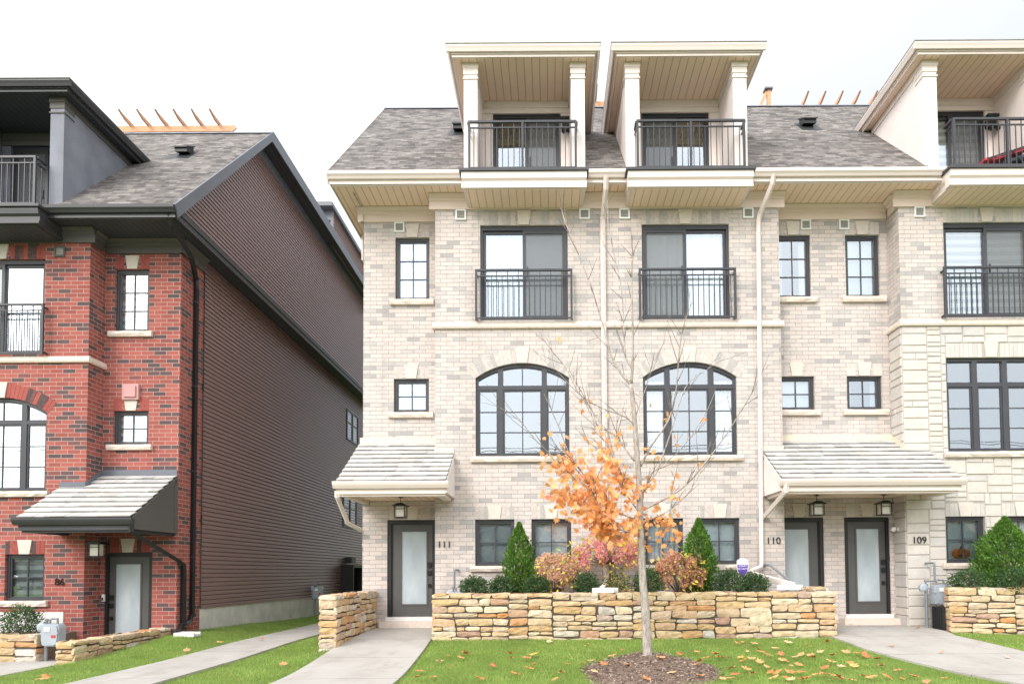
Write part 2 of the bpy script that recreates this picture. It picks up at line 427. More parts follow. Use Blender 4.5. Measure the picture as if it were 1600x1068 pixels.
def leaf_cloud(name, mat, P, N, size, parent, aspect=.5, shape=None, top=None):
    """many small leaves: P positions (world), N directions the leaf tips point to"""
    n = len(P)
    P = np.asarray(P, float); N = np.asarray(N, float); N = N/np.maximum(np.linalg.norm(N, axis=1, keepdims=True), 1e-6)
    size = np.broadcast_to(np.asarray(size, float), (n,))[:, None]
    rnd = rng.normal(size=(n, 3)); S = np.cross(N, rnd); S /= np.maximum(np.linalg.norm(S, axis=1, keepdims=True), 1e-6)
    B = np.cross(N, S)
    if shape is None: shape = [(0, 0, 0), (.5, .45, .08), (0, 1, 0), (-.5, .45, .08)]
    k = len(shape)
    V = np.zeros((n, k, 3))
    for i, (a, b, c) in enumerate(shape): V[:, i] = P + size*(S*a*aspect*2*.5 + N*b + B*c)
    org = np.array(world_loc(parent) if parent else (top or (0, 0, 0)), float)
    V = V.reshape(-1, 3) - org
    me = bpy.data.meshes.new(name)
    me.vertices.add(n*k); me.vertices.foreach_set('co', V.astype(np.float32).ravel())
    me.loops.add(n*k); me.loops.foreach_set('vertex_index', np.arange(n*k, dtype=np.int32))
    me.polygons.add(n); me.polygons.foreach_set('loop_start', np.arange(0, n*k, k, dtype=np.int32))
    try: me.polygons.foreach_set('loop_total', np.full(n, k, dtype=np.int32))
    except Exception: pass
    me.materials.append(M[mat]); me.update(calc_edges=True); me.validate()
    o = bpy.data.objects.new(name, me); COL.objects.link(o)
    if parent: o.parent = parent
    else: o.location = org
    return o
MAPLE = [(0, -.25, 0), (.06, 0, 0), (.38, -.12, .06), (.30, .12, .03), (.62, .22, .1), (.36, .42, .04), (.48, .66, .08), (.2, .58, .02), (0, .98, .1),
         (-.2, .58, .02), (-.48, .66, .08), (-.36, .42, .04), (-.62, .22, .1), (-.30, .12, .03), (-.38, -.12, .06), (-.06, 0, 0)]

# ------------------------------------------------------------------ townhouse builder
def arc_z(x, x0, x1, zs, za):
    w = (x1-x0)/2; hgt = za-zs; r = (w*w+hgt*hgt)/(2*hgt); c = (x0+x1)/2
    return zs - (r-hgt) + math.sqrt(max(r*r-(x-c)**2, 0))
def holed(mb, Y, x0, x1, z0, z1, holes, depth=.14):
    xs = sorted({x0, x1} | {v for h in holes for v in h[:2] if x0 < v < x1})
    zs = sorted({z0, z1} | {v for h in holes for v in h[2:4] if z0 < v < z1})
    for i in range(len(xs)-1):
        for j in range(len(zs)-1):
            cx, cz = (xs[i]+xs[i+1])/2, (zs[j]+zs[j+1])/2
            if any(h[0] < cx < h[1] and h[2] < cz < h[3] for h in holes): continue
            mb.face([(xs[i], Y, zs[j]), (xs[i+1], Y, zs[j]), (xs[i+1], Y, zs[j+1]), (xs[i], Y, zs[j+1])])
    for h in holes:
        a, b, c, d = h[:4]; e = Y+depth
        if d <= z0 or c >= z1: continue
        mb.face([(a, Y, c), (a, e, c), (a, e, d if len(h) < 5 else h[4]), (a, Y, d if len(h) < 5 else h[4])])
        mb.face([(b, Y, c), (b, e, c), (b, e, d if len(h) < 5 else h[4]), (b, Y, d if len(h) < 5 else h[4])])
        mb.face([(a, Y, c), (b, Y, c), (b, e, c), (a, e, c)])
        if len(h) < 5: mb.face([(a, Y, d), (b, Y, d), (b, e, d), (a, e, d)])
        else:
            n = 20
            for k in range(n):
                p, q = a+(b-a)*k/n, a+(b-a)*(k+1)/n
                zp, zq = arc_z(p, a, b, h[4], d), arc_z(q, a, b, h[4], d)
                mb.face([(p, Y, zp), (q, Y, zq), (q, e, zq), (p, e, zp)])
                mb.face([(p, Y, zp), (q, Y, zq), (q, Y, d), (p, Y, d)])
def subtract(rect, holes):
    out = [rect]
    for h in holes:
        nxt = []
        for (a, b, c, d) in out:
            ha, hb, hc, hd = h[:4]
            if hb <= a or ha >= b or hd <= c or hc >= d: nxt.append((a, b, c, d)); continue
            if ha > a: nxt.append((a, ha, c, d))
            if hb < b: nxt.append((hb, b, c, d))
            m0, m1 = max(a, ha), min(b, hb)
            if hc > c: nxt.append((m0, m1, c, hc))
            if hd < d: nxt.append((m0, m1, hd, d))
        out = nxt
    return [r for r in out if r[1]-r[0] > .03 and r[3]-r[2] > .03]
def split(rect, maxw, maxh, minw, minh, out, ratio=4.2):
    a, b, c, d = rect; w, h = b-a, d-c
    if w < 2.1 and h > maxh*1.35 and random.random() < .93:
        t = c+h*random.uniform(.36, .64); split((a, b, c, t), maxw, maxh, minw, minh, out, ratio); split((a, b, t, d), maxw, maxh, minw, minh, out, ratio)
    elif w > maxw or (w > 2*minw and w/h > ratio and random.random() < .9):
        t = a+w*random.uniform(.34, .66); split((a, t, c, d), maxw, maxh, minw, minh, out, ratio); split((t, b, c, d), maxw, maxh, minw, minh, out, ratio)
    elif h > maxh or (h > 2*minh and w/h < 1.5 and random.random() < .8):
        t = c+h*random.uniform(.36, .64); split((a, b, c, t), maxw, maxh, minw, minh, out, ratio); split((a, b, t, d), maxw, maxh, minw, minh, out, ratio)
    else: out.append(rect)
def slab_stone(mb, O, U, V, N, r, d):
    a, b, c, e = r; g = .006; a += g; b -= g; c += g; e -= g; k = min(.014, (b-a)*.2, (e-c)*.2); d *= random.uniform(.7, 1.3)
    P = lambda u, v, n: O+U*u+V*v+N*n
    vs = [P(a, c, -.004), P(b, c, -.004), P(b, e, -.004), P(a, e, -.004), P(a+k, c+k, d*random.uniform(.8, 1.2)), P(b-k, c+k, d*random.uniform(.8, 1.2)), P(b-k, e-k, d), P(a+k, e-k, d*random.uniform(.8, 1.2))]
    mb.poly(vs, [(4, 5, 6, 7), (0, 1, 5, 4), (1, 2, 6, 5), (2, 3, 7, 6), (3, 0, 4, 7)])

def ring(mb, x0, x1, z0, z1, y0, y1, w):
    mb.box(x0, x0+w, y0, y1, z0, z1); mb.box(x1-w, x1, y0, y1, z0, z1)
    mb.box(x0+w, x1-w, y0, y1, z1-w, z1); mb.box(x0+w, x1-w, y0, y1, z0, z0+w)

class House:
    def __init__(s, root, sx, tx, dz, pal, be=-2.38): s.root = root; s.sx = sx; s.tx = tx; s.dz = dz; s.p = pal; s.be = be
    def xf(s, x, y, z): return (s.sx*x+s.tx, y, z+s.dz)
    def put(s, mb, name, mat, parent=None, **k): return mb.build(name, mat, parent or s.root, s.xf, **k)

def lintel(h, par, x0, x1, z, Y, hgt=.27, stone=False, key=True):
    mbs = [MB(), MB()]; n = max(4, round((x1-x0)/.092)); w = (x1-x0)/n; c = (x0+x1)/2; kt, kb = .15, .105
    for i in range(n):
        a, b = x0+i*w+.004, x0+(i+1)*w-.004
        # bricks lean aside next to the keystone
        if key and abs((a+b)/2-c) < kt: continue
        mbs[1 if key and (a+b)/2 > c else 0].box(a, b, Y-.004, Y+.05, z+.006, z+hgt)
    for mb in mbs:
        if mb.f: h.put(mb, 'lintel', h.p['soldier'], par)
    if key:
        kb_ = MB(); kb_.prism([(c-kb, z+.003), (c+kb, z+.003), (c+kt, z+hgt+.025), (c-kt, z+hgt+.025)], 'y', Y-.022, Y+.05)
        h.put(kb_, 'keystone', 'keystone', par)
def sill(h, par, x0, x1, z, Y, ov=.10, hgt=.115, proud=.075):
    mb = MB(); n = max(5, int((x1-x0+2*ov)/.11)); a = x0-ov; w = (x1-x0+2*ov)/n
    # rough split-face front edge
    top = [(a+i*w, Y-proud+random.uniform(-.010, .010), z+random.uniform(-.006, .004)) for i in range(n+1)]
    mid = [(p[0], Y-proud-.012+random.uniform(-.016, .012), z-hgt*.5) for p in top]
    bot = [(p[0], Y-proud+.004+random.uniform(-.008, .008), z-hgt) for p in top]
    bk = [(p[0], Y+.10, z+.004) for p in top]; bb = [(p[0], Y+.02, z-hgt) for p in top]
    for i in range(n):
        for A, B in ((bk, top), (top, mid), (mid, bot), (bot, bb)): mb.face([A[i], A[i+1], B[i+1], B[i]])
    for i in (0, n): mb.face([bk[i], top[i], mid[i], bot[i], bb[i]])
    h.put(mb, 'sill', 'limestone', par, merge=True)

def blind_of(h, par, kind, x0, x1, z0, z1, Y):
    if not kind: return
    if kind == 'curtains':
        mb = MB()
        for a, b in ((x0, x0+(x1-x0)*.24), (x1-(x1-x0)*.24, x1)):
            pts = [(a+(b-a)*i/14, Y+.20+.03*math.sin(i*1.7+a)) for i in range(15)]
            for i in range(14): mb.face([(pts[i][0], pts[i][1], z0), (pts[i+1][0], pts[i+1][1], z0), (pts[i+1][0], pts[i+1][1], z1), (pts[i][0], pts[i][1], z1)])
        h.put(mb, 'curtain', 'curtain', par, smooth=True); return
    if kind == 'curtain':
        mb = MB(); n = 40; pts = [(x0+(x1-x0)*i/n, Y+.21+.022*math.sin(i*1.25)+.012*math.sin(i*.4)) for i in range(n+1)]
        for i in range(n): mb.face([(pts[i][0], pts[i][1], z0), (pts[i+1][0], pts[i+1][1], z0), (pts[i+1][0], pts[i+1][1], z1), (pts[i][0], pts[i][1], z1)])
        h.put(mb, 'curtain', 'curtain', par, smooth=True); return
    mb = MB(); mb.box(x0+.03, x1-.03, Y+.185, Y+.19, z0 + (.01 if kind != 'half' else (z1-z0)*.45), z1)
    h.put(mb, 'blind', {'zebra': 'zebra_blind', 'roller': 'roller_blind', 'half': 'roller_blind'}[kind], par)

def window(h, x0, x1, z0, z1, Y, cols, rows, blind=None, do_sill=True, key=True, label=None):
    f = MB(); ring(f, x0, x1, z0, z1, Y+.062, Y+.14, .055)
    ring(f, x0+.055, x1-.055, z0+.055, z1-.055, Y+.08, Y+.13, .03)
    a, b, c, d = x0+.085, x1-.085, z0+.085, z1-.085
    for i in range(1, cols):
        x = a+(b-a)*i/cols; f.box(x-.011, x+.011, Y+.088, Y+.12, c, d)
    for j in range(1, rows):
        z = c+(d-c)*j/rows; f.box(a, b, Y+.090, Y+.118, z-.011, z+.011)
    w = h.put(f, 'window', 'window_frame')
    if label: w['label'] = label
    g = MB(); g.face([(a, Y+.105, c), (b, Y+.105, c), (b, Y+.105, d), (a, Y+.105, d)]); h.put(g, 'pane', 'window_glass', w)
    blind_of(h, w, blind, x0, x1, z0, z1, Y)
    if do_sill: sill(h, w, x0, x1, z0, Y)
    lintel(h, w, x0, x1, z1, Y, key=key)
    return w

def bay_window(h, x0, x1, z0, zt, zs, za, arched, sides):
    """three lights under transom lights, arched or square head"""
    Y = 0.0; f = MB(); W = x1-x0
    top = (lambda x: arc_z(x, x0, x1, zs, za)) if arched else (lambda x: za)
    n = 24
    xs = [x0+W*i/n for i in range(n+1)]
    f.box(x0, x0+.055, Y+.06, Y+.14, z0, (zs if arched else za)-.0); f.box(x1-.055, x1, Y+.06, Y+.14, z0, (zs if arched else za))
    f.box(x0+.055, x1-.055, Y+.06, Y+.14, z0, z0+.06)
    for i in range(n): f.prism([(xs[i], top(xs[i])-.065), (xs[i+1], top(xs[i+1])-.065), (xs[i+1], top(xs[i+1])), (xs[i], top(xs[i]))], 'y', Y+.062, Y+.138)
    cells = []
    m1, m2 = x0+W*sides, x1-W*sides; mw = .055
    for m in (m1, m2): f.box(m-mw, m+mw, Y+.064, Y+.137, z0+.06, top(m)-.06)
    f.box(x0+.055, x1-.055, Y+.066, Y+.135, zt-.035, zt+.035)
    lights = [(x0+.055, m1-mw, 1), (m1+mw, m2-mw, 2), (m2+mw, x1-.055, 1)]
    if not arched: lights = [(a, b, 1) for a, b, _ in lights]
    for a, b, nc in lights:
        ring(f, a, b, z0+.06, zt-.035, Y+.082, Y+.13, .032)
        for j in (1, 2):
            z = z0+.092+(zt-.067-z0-.092)*j/3; f.box(a+.032, b-.032, Y+.092, Y+.118, z-.011, z+.011)
        if nc == 2:
            x = (a+b)/2; f.box(x-.011, x+.011, Y+.09, Y+.12, z0+.092, zt-.067); f.box(x-.011, x+.011, Y+.09, Y+.12, zt+.035, top(x)-.06)
        f.box(a, b, Y+.084, Y+.128, zt+.036, zt+.060)
        k = 6
        for i in range(k):
            p, q = a+(b-a)*i/k, a+(b-a)*(i+1)/k
            f.prism([(p, top(p)-.09), (q, top(q)-.09), (q, top(q)-.06), (p, top(p)-.06)], 'y', Y+.084, Y+.128)
    w = h.put(f, 'window', 'window_frame')
    g = MB(); g.face([(x0+.05, Y+.105, z0+.05), (x1-.05, Y+.105, z0+.05)] + [(x, Y+.105, top(x)-.05) for x in reversed([x0+.05+(W-.1)*i/n for i in range(n+1)])])
    h.put(g, 'pane', 'window_glass', w)
    sill(h, w, x0, x1, z0, Y)
    if arched:
        mb = MB(); hw = W/2; hg = za-zs; r = (hw*hw+hg*hg)/(2*hg); cx = (x0+x1)/2; cz = za-r; th = math.asin(hw/r)*1.04; N = 27
        for i in range(N):
            t0 = -th+2*th*i/N; t1 = -th+2*th*(i+1)/N; e = .004/r
            if abs((t0+t1)/2) < th/N*1.6: continue
            P = lambda t, q: (cx+q*math.sin(t), cz+q*math.cos(t))
            mb.prism([P(t0+e, r+.004), P(t1-e, r+.004), P(t1-e, r+.29), P(t0+e, r+.29)], 'y', Y-.004, Y+.05)
        h.put(mb, 'lintel', h.p['soldier'], w)
        kb = MB(); kb.prism([(cx-.10, za-.004), (cx+.10, za-.004), (cx+.15, za+.32), (cx-.15, za+.32)], 'y', Y-.024, Y+.05); h.put(kb, 'keystone', 'keystone', w)
    else: lintel(h, w, x0, x1, za, Y, hgt=.30)
    return w

def slider(h, x0, x1, z0, z1, Y, blind, name='sliding_door', lint=True, screen_side=1):
    f = MB(); ring(f, x0, x1, z0, z1, Y+.05, Y+.14, .05)
    f.box(x0+.05, x1-.05, Y+.055, Y+.135, z1-.085, z1-.05)
    m = (x0+x1)/2
    pan = [(x0+.05, m+.03), (m-.03, x1-.05)]
    gl = MB(); sc = MB()
    for i, (a, b) in enumerate(pan):
        front = (i == 1) == (screen_side > 0); yy = Y+.062 if front else Y+.098
        ring(f, a, b, z0+.05, z1-.087, yy, yy+.034, .062)
        gl.face([(a+.06, Y+.118-(.004 if front else 0), z0+.11), (b-.06, Y+.118-(.004 if front else 0), z0+.11), (b-.06, Y+.118-(.004 if front else 0), z1-.147), (a+.06, Y+.118-(.004 if front else 0), z1-.147)])
        if front: sc.face([(a+.055, yy+.016, z0+.105), (b-.055, yy+.016, z0+.105), (b-.055, yy+.016, z1-.142), (a+.055, yy+.016, z1-.142)])
    w = h.put(f, name, 'window_frame')
    h.put(gl, 'pane', 'window_glass', w); h.put(sc, 'insect_screen', 'insect_screen', w)
    blind_of(h, w, blind, x0, x1, z0, z1, Y)
    if lint: lintel(h, w, x0, x1, z1, Y, hgt=.29)
    hd = MB(); s_ = 1 if screen_side > 0 else -1
    hd.box(m+s_*.07-.012, m+s_*.07+.012, Y+.035, Y+.062, z0+.95, z0+1.15); h.put(hd, 'handle', 'hardware', w)
    return w

def rail_panel(mb, p0, p1, z0, z1, posts, bars=True, sp=.115, ends=True):
    """one straight run of railing between plan points p0 and p1"""
    p0 = Vector((*p0, 0)); p1 = Vector((*p1, 0)); d = p1-p0; L = d.length; d.normalize(); n = Vector((-d.y, d.x, 0))
    def bar(a, b, za, zb, w):
        A = p0+d*a; B = p0+d*b; v = []
        for q in (A, B):
            for s in (-w, w):
                for z in (za, zb): v.append(q+n*s+Vector((0, 0, z)))
        mb.poly(v, [(0, 1, 3, 2), (4, 6, 7, 5), (0, 4, 5, 1), (2, 3, 7, 6), (0, 2, 6, 4), (1, 5, 7, 3)])
    bar(0, L, z1-.042, z1, .024); bar(.02, L-.02, z1-.155, z1-.13, .013); bar(.02, L-.02, z0, z0+.03, .014)
    for t in posts: bar(t-.022, t+.022, z0-.03, z1-.043, .022)
    if bars:
        k = max(2, round(L/sp))
        for i in range(1, k):
            a = L*i/k; bar(a-.008, a+.008, z0+.03, (z1-.042 if i % 2 == 0 else z1-.155), .007)

SLOPE = .975; EAVE_Y, EAVE_Z = -.60, 9.68; RIDGE_Y = 4.15; RIDGE_Z = EAVE_Z+SLOPE*(RIDGE_Y-EAVE_Y); BACK_Y = 16.0
def roof_z(y): return EAVE_Z+SLOPE*(y-EAVE_Y) if y < RIDGE_Y else RIDGE_Z-.012*(y-RIDGE_Y)

def build_house(name, label, sx, tx, dz, pal, xl, xr, be, end, dsh, opts):
    cx = sx*(-1.4)+tx
    root = thing(name, label, 'house', (cx, .25, .35+dz), opts.get('group'))
    h = House(root, sx, tx, dz, pal, be); p = pal; base = opts.get('base', .15)
    # --- openings (base coordinates)
    JU = (-1.435, .402, 6.85, 8.87); LO = [(-1.555, -.742, 1.72, 2.68), (-.39, .433, 1.72, 2.68)]
    if opts.get('square'): BW = (-1.455, .43, 4.02, 6.0)
    else: BW = (-1.54, .41, 3.98, 5.945, 5.63)
    SU = (-3.33+opts.get('ssh', 0), -2.59+opts.get('ssh', 0), 7.49, 8.87); SL = (-3.36+opts.get('ssh', 0), -2.60+opts.get('ssh', 0), 5.03, 5.77)
    DO = (-3.49+opts.get('ssh', 0), -2.47, .62, 2.72)
    wall = MB(); bayh = [JU, BW]+LO; rech = [SU, SL, DO]
    stone = opts.get('stone')
    if not stone:
        holed(wall, 0, be, xr, base, 9.5, bayh)
        wall.face([(be, 0, base), (be, .5, base), (be, .5, 9.5), (be, 0, 9.5)])
    else:
        holed(wall, 0, be, xr, 6.70, 9.5, [JU]); wall.face([(be, 0, 6.70), (be, .5, 6.70), (be, .5, 9.5), (be, 0, 9.5)])
        wall.cur = 1
        holed(wall, 0, be, xr, base, 6.70, [BW]+LO); wall.face([(be, 0, base), (be, .5, base), (be, .5, 6.70), (be, 0, 6.70)])
        wall.cur = 2
        rs = []; split((be, xr, base, 6.67), .75, .30, .16, .085, rs, 3.4)
        avoid = [(b[0]-.002, b[1]+.002, b[2], b[3]+.30) for b in [BW]+LO]
        for r in rs:
            for q in subtract(r, avoid): slab_stone(wall, Vector((0, 0, 0)), Vector((1, 0, 0)), Vector((0, 0, 1)), Vector((0, -1, 0)), q, .016)
        rs = []; split((0, .5, base, 6.67), .5, .30, .16, .085, rs, 3.4)
        for r in rs: slab_stone(wall, Vector((be, 0, 0)), Vector((0, 1, 0)), Vector((0, 0, 1)), Vector((-1, 0, 0)), r, .016)
        wall.cur = 0
    holed(wall, .5, xl, be, base, 9.5, rech)
    if end:   # brick wraps a little way round the gable side
        wall.face([(xl, .5, base), (xl, 1.45, base), (xl, 1.45, 9.5), (xl, .5, 9.5)])
    h.put(wall, 'wall', [p['brick'], 'mortar_stone', 'ashlar_stone'] if stone else p['brick'])
    # --- the rest of the shell: gable side in lap siding, back wall, floors
    if end:
        sd = MB(); rowh = .102; z = .80-dz; y1 = BACK_Y
        while z < RIDGE_Z-.05:
            zm = z+rowh
            y0 = 1.45 if z < 9.45 else max(-.2, (z-EAVE_Z)/SLOPE+EAVE_Y+.12)
            y0b = 1.45 if zm < 9.45 else max(-.2, (zm-EAVE_Z)/SLOPE+EAVE_Y+.12)
            if y0b < RIDGE_Y:
                zc = z+.068
                sd.face([(xl-.034, y0, z), (xl-.034, y1, z), (xl-.030, y1, zc), (xl-.030, y0, zc)])
                sd.face([(xl-.030, y0, zc), (xl-.030, y1, zc), (xl-.006, y1, zm), (xl-.006, y0b, zm)])
                sd.face([(xl-.034, y0, z), (xl-.034, y1, z), (xl-.004, y1, z), (xl-.004, y0, z)])
                for _ in range(random.choice((0, 1, 1, 2))):      # lapped panel ends
                    q = random.uniform(1.6, 12)
                    if q > y0+.3: sd.face([(xl-.0375, q, z+.002), (xl-.0355, q+.02, z+.002), (xl-.0315, q+.02, zc), (xl-.0335, q, zc)]); sd.face([(xl-.0375, q, z+.002), (xl-.0335, q, zc), (xl-.030, q, zc), (xl-.030, q, z+.002)])
            z = zm
        h.put(sd, 'side_wall', p['siding'])
        fo = MB(); fo.box(xl-.012, xl+.25, 1.452, BACK_Y, -.6-min(dz, 0), .80-dz)
        h.put(fo, 'foundation', 'foundation')
    bk = MB(); bk.face([(xl, BACK_Y, base), (xr, BACK_Y, base), (xr, BACK_Y, RIDGE_Z-.3), (xl, BACK_Y, RIDGE_Z-.3)])
    h.put(bk, 'back_wall', p['siding'])
    fl = MB()
    for zf in (.5, 3.35, 6.45, 9.25): fl.box(xl+.02, xr-.02, .75, 4.4, zf, zf+.25)
    fl.box(xl+.02, xr-.02, 4.4, 4.5, base, RIDGE_Z-.6)
    for xx in (xl+.02, xr-.06): fl.box(xx, xx+.04, .75, 4.4, base, 9.2)
    h.put(fl, 'interior_room', 'interior')
    # --- string course, cornice
    st = MB(); st.prism([(-.055, 6.665), (-.07, 6.70), (-.05, 6.79), (.0, 6.80), (.0, 6.665)], 'x', be-.055, xr)
    st.prism([(be-.055, 6.665), (be-.07, 6.70), (be-.05, 6.79), (be, 6.80), (be, 6.665)], 'y', .0, .5)
    h.put(st, 'string_course', 'limestone')
    co = MB()
    def corn(x0, x1, yf):
        co.prism([(yf, 9.20), (yf-.045, 9.20), (yf-.045, 9.36), (yf-.075, 9.375), (yf-.09, 9.43), (yf-.15, 9.47), (yf-.15, 9.495), (yf, 9.495)], 'x', x0, x1)
    def corn_side(xf_, y0, y1, s):
        co.prism([(xf_, 9.20), (xf_+s*.045, 9.20), (xf_+s*.045, 9.36), (xf_+s*.075, 9.375), (xf_+s*.09, 9.43), (xf_+s*.15, 9.47), (xf_+s*.15, 9.495), (xf_, 9.495)], 'y', y0, y1)
    corn(be-.12, xr, 0); corn_side(be, -.002, .36, -1); corn((xl-.12) if end else xl, be-.02, .5)
    if end: corn_side(xl, .42, 1.44, -1)
    h.put(co, 'cornice', p['cornice'])
    # --- eave: soffit, fascia, gutter
    ex = xl-.42 if end else xl
    so = MB(); so.box((ex+.03) if end else ex, xr, -.50, .62, 9.498, 9.512)
    if end: so.box(ex+.03, xl, .62, BACK_Y, 9.498, 9.512)
    h.put(so, 'soffit', p['soffit'])
    gu = MB(); gu.box(ex, xr, -.52, -.50, 9.47, 9.68)
    gu.prism([(-.522, 9.55), (-.575, 9.55), (-.60, 9.59), (-.635, 9.625), (-.64, 9.685), (-.60, 9.685), (-.60, 9.66), (-.522, 9.66)], 'x', (ex-.02) if end else ex, xr)
    gu.box((ex+.04) if end else ex, xr, -.49, -.455, 9.455, 9.497)
    if end:
        gu.box(ex, ex+.02, -.50, BACK_Y, 9.47, 9.70); gu.box(ex-.02, ex, -.50, BACK_Y, 9.60, 9.71)
        gu.box(ex+.02, xl-.002, -.4, BACK_Y, 9.66, 9.695)
    h.put(gu, 'gutter', p['gutter'])
    # --- roof
    dl, dr = dsh-1.72, dsh+.76          # outer faces of the dormer cheeks
    rf = MB(); ro = ex-.02 if end else xl
    ys = [EAVE_Y, RIDGE_Y]
    def slope(x0, x1, y0):
        rf.face([(x0, y0, roof_z(y0)), (x1, y0, roof_z(y0)), (x1, RIDGE_Y, RIDGE_Z), (x0, RIDGE_Y, RIDGE_Z)])
        rf.face([(x0, y0, roof_z(y0)), (x1, y0, roof_z(y0)), (x1, y0, roof_z(y0)-.03), (x0, y0, roof_z(y0)-.03)])
    slope(ro, dl+.05, EAVE_Y); slope(dr-.05, xr, EAVE_Y); slope(dl+.05, dr-.05, 1.5)
    rf.cur = 1
    rf.face([(ro, RIDGE_Y, RIDGE_Z), (xr, RIDGE_Y, RIDGE_Z), (xr, BACK_Y, roof_z(BACK_Y)), (ro, BACK_Y, roof_z(BACK_Y))])
    rf.cur = 2
    for a, b, y0 in ((ro, dl, EAVE_Y+.02), (dr, xr, EAVE_Y+.02), (dl, dr, 1.52)):
        rf.prism([(y0, roof_z(y0)-.03), (RIDGE_Y, RIDGE_Z-.03), (BACK_Y, roof_z(BACK_Y)-.03), (BACK_Y, roof_z(BACK_Y)-.26), (RIDGE_Y, RIDGE_Z-.24), (y0+.2, roof_z(y0)-.05)], 'x', a, b)
    roof = h.put(rf, 'roof', ['grey_shingles', 'roof_deck', p['soffit']])
    if end:
        bb = MB()
        bb.prism([(EAVE_Y, roof_z(EAVE_Y)+.02), (RIDGE_Y, RIDGE_Z+.02), (BACK_Y, roof_z(BACK_Y)+.02), (BACK_Y, roof_z(BACK_Y)-.30), (RIDGE_Y-.08, RIDGE_Z-.30), (EAVE_Y+.12, roof_z(EAVE_Y)-.20)], 'x', ro-.03, ro-.001)
        bb.box(xl-.05, xl-.022, RIDGE_Y-.2, BACK_Y, RIDGE_Z-.56, RIDGE_Z-.27)
        h.put(bb, 'bargeboard', p['rake'], roof)
    rc = MB(); rc.prism([(RIDGE_Y-.14, RIDGE_Z-.10), (RIDGE_Y, RIDGE_Z+.025), (RIDGE_Y+.12, RIDGE_Z+.025), (RIDGE_Y+.12, RIDGE_Z-.02), (RIDGE_Y, RIDGE_Z-.0)], 'x', ro, xr); h.put(rc, 'ridge_cap', 'grey_flashing', roof)
    for vx, vy in opts.get('vents', []):
        vb = MB(); z = roof_z(vy)
        vb.prism([(vy-.30, roof_z(vy-.30)+.004), (vy+.24, roof_z(vy+.24)+.004), (vy+.24, roof_z(vy+.24)+.012), (vy-.30, roof_z(vy-.30)+.012)], 'x', vx-.24, vx+.24)
        vb.prism([(vy-.16, z-.02), (vy-.16, z+.10), (vy-.12, z+.13), (vy+.16, z+.28), (vy+.16, z+.1)], 'x', vx-.15, vx+.15)
        vb.prism([(vy-.20, z+.07), (vy-.20, z+.10), (vy+.20, z+.33), (vy+.20, z+.30)], 'x', vx-.17, vx+.17)
        h.put(vb, 'roof_vent', 'vent_black', roof)
    # --- dormer
    ST = 12.02; cf, cb = -.45, 1.72
    dm = MB()
    for a, b in ((dl, dl+.28), (dr-.28, dr)):
        dm.prism([(cf, 9.56), (cf, ST), (cb, ST), (cb, roof_z(cb)-.3), (cf+.3, 9.56)], 'x', a, b)
    bd = (dsh-1.22, dsh+.287, 9.64, 11.77)
    holed(dm, .70, dl+.28, dr-.28, 9.56, ST, [bd])
    for k in range(8):
        x = dl+.34+k*.26
        if bd[0]-.03 < x < bd[1]+.03: continue
        dm.box(x-.02, x+.02, .682, .699, 9.62, 11.66)
    dorm = h.put(dm, 'dormer', p['panel'])
    tr = MB()
    for a, b in ((dl, dl+.28), (dr-.28, dr)):
        tr.box(a-.025, b+.025, cf-.03, cf+.30, ST-.11, ST-.003); tr.box(a-.012, b+.012, cf-.016, cf+.29, ST-.23, ST-.112); tr.box(a-.018, b+.018, cf-.022, cf+.28, ST-.335, ST-.31)
        for xo, xi in ((a-.024, a-.001), (b+.001, b+.024)):
            tr.box(xo, xi, cf+.301, cb, ST-.14, ST-.003)
    tr.box(dl+.305, dr-.305, .66, .698, ST-.16, ST-.003); tr.box(dl+.282, dr-.282, .675, .697, ST-.27, ST-.162)
    h.put(tr, 'dormer_trim', p['cornice_trim'], dorm)
    lft, rgt = dsh-2.02, dsh+1.05
    dr_ = MB(); dr_.box(lft+.06, rgt-.06, -.69, 1.9, ST+.02, ST+.145)
    dr_.prism([(-.75, ST+.09), (-.77, ST+.13), (-.77, ST+.165), (-.70, ST+.165), (-.70, ST+.04), (-.73, ST+.04)], 'x', lft-.02, rgt+.02)
    for a, s in ((lft, 1), (rgt, -1)):
        dr_.prism([(a, ST+.09), (a-s*.02, ST+.13), (a-s*.02, ST+.165), (a+s*.05, ST+.165), (a+s*.05, ST+.04), (a+s*.02, ST+.04)], 'y', -.699, 2.0)
    dr_.box(lft+.09, rgt-.09, -.665, -.63, ST-.03, ST+.018)
    for a, b in ((lft+.09, lft+.125), (rgt-.125, rgt-.09)): dr_.box(a, b, -.63, 1.8, ST-.03, ST+.018)
    h.put(dr_, 'dormer_roof', p['gutter'], dorm)
    dk = MB(); dk.box(lft-.03, rgt+.03, -.785, 2.0, ST+.167, ST+.18); h.put(dk, 'dormer_roof_edge', 'drip_edge', dorm)
    ds = MB(); ds.box(lft+.08, rgt-.08, -.66, 1.75, ST, ST+.0185); h.put(ds, 'dormer_soffit', p['soffit'], dorm)
    slider(h, *bd, .70, opts.get('dblind'), 'balcony_door', lint=False)
    # --- balcony
    bs = opts.get('bsh', 0); bl, br = -1.77+bs, .81+bs
    if xr < br: br = xr
    ba = MB(); ba.box(bl+.10, br-.10, -.74, -.001, 9.246, 9.45)
    ba.prism([(-.74, 9.235), (-.765, 9.24), (-.765, 9.29), (-.745, 9.30), (-.745, 9.38), (-.79, 9.42), (-.80, 9.50), (-.80, 9.545), (-.6, 9.545), (-.6, 9.235)], 'x', bl+.04, br-.04)
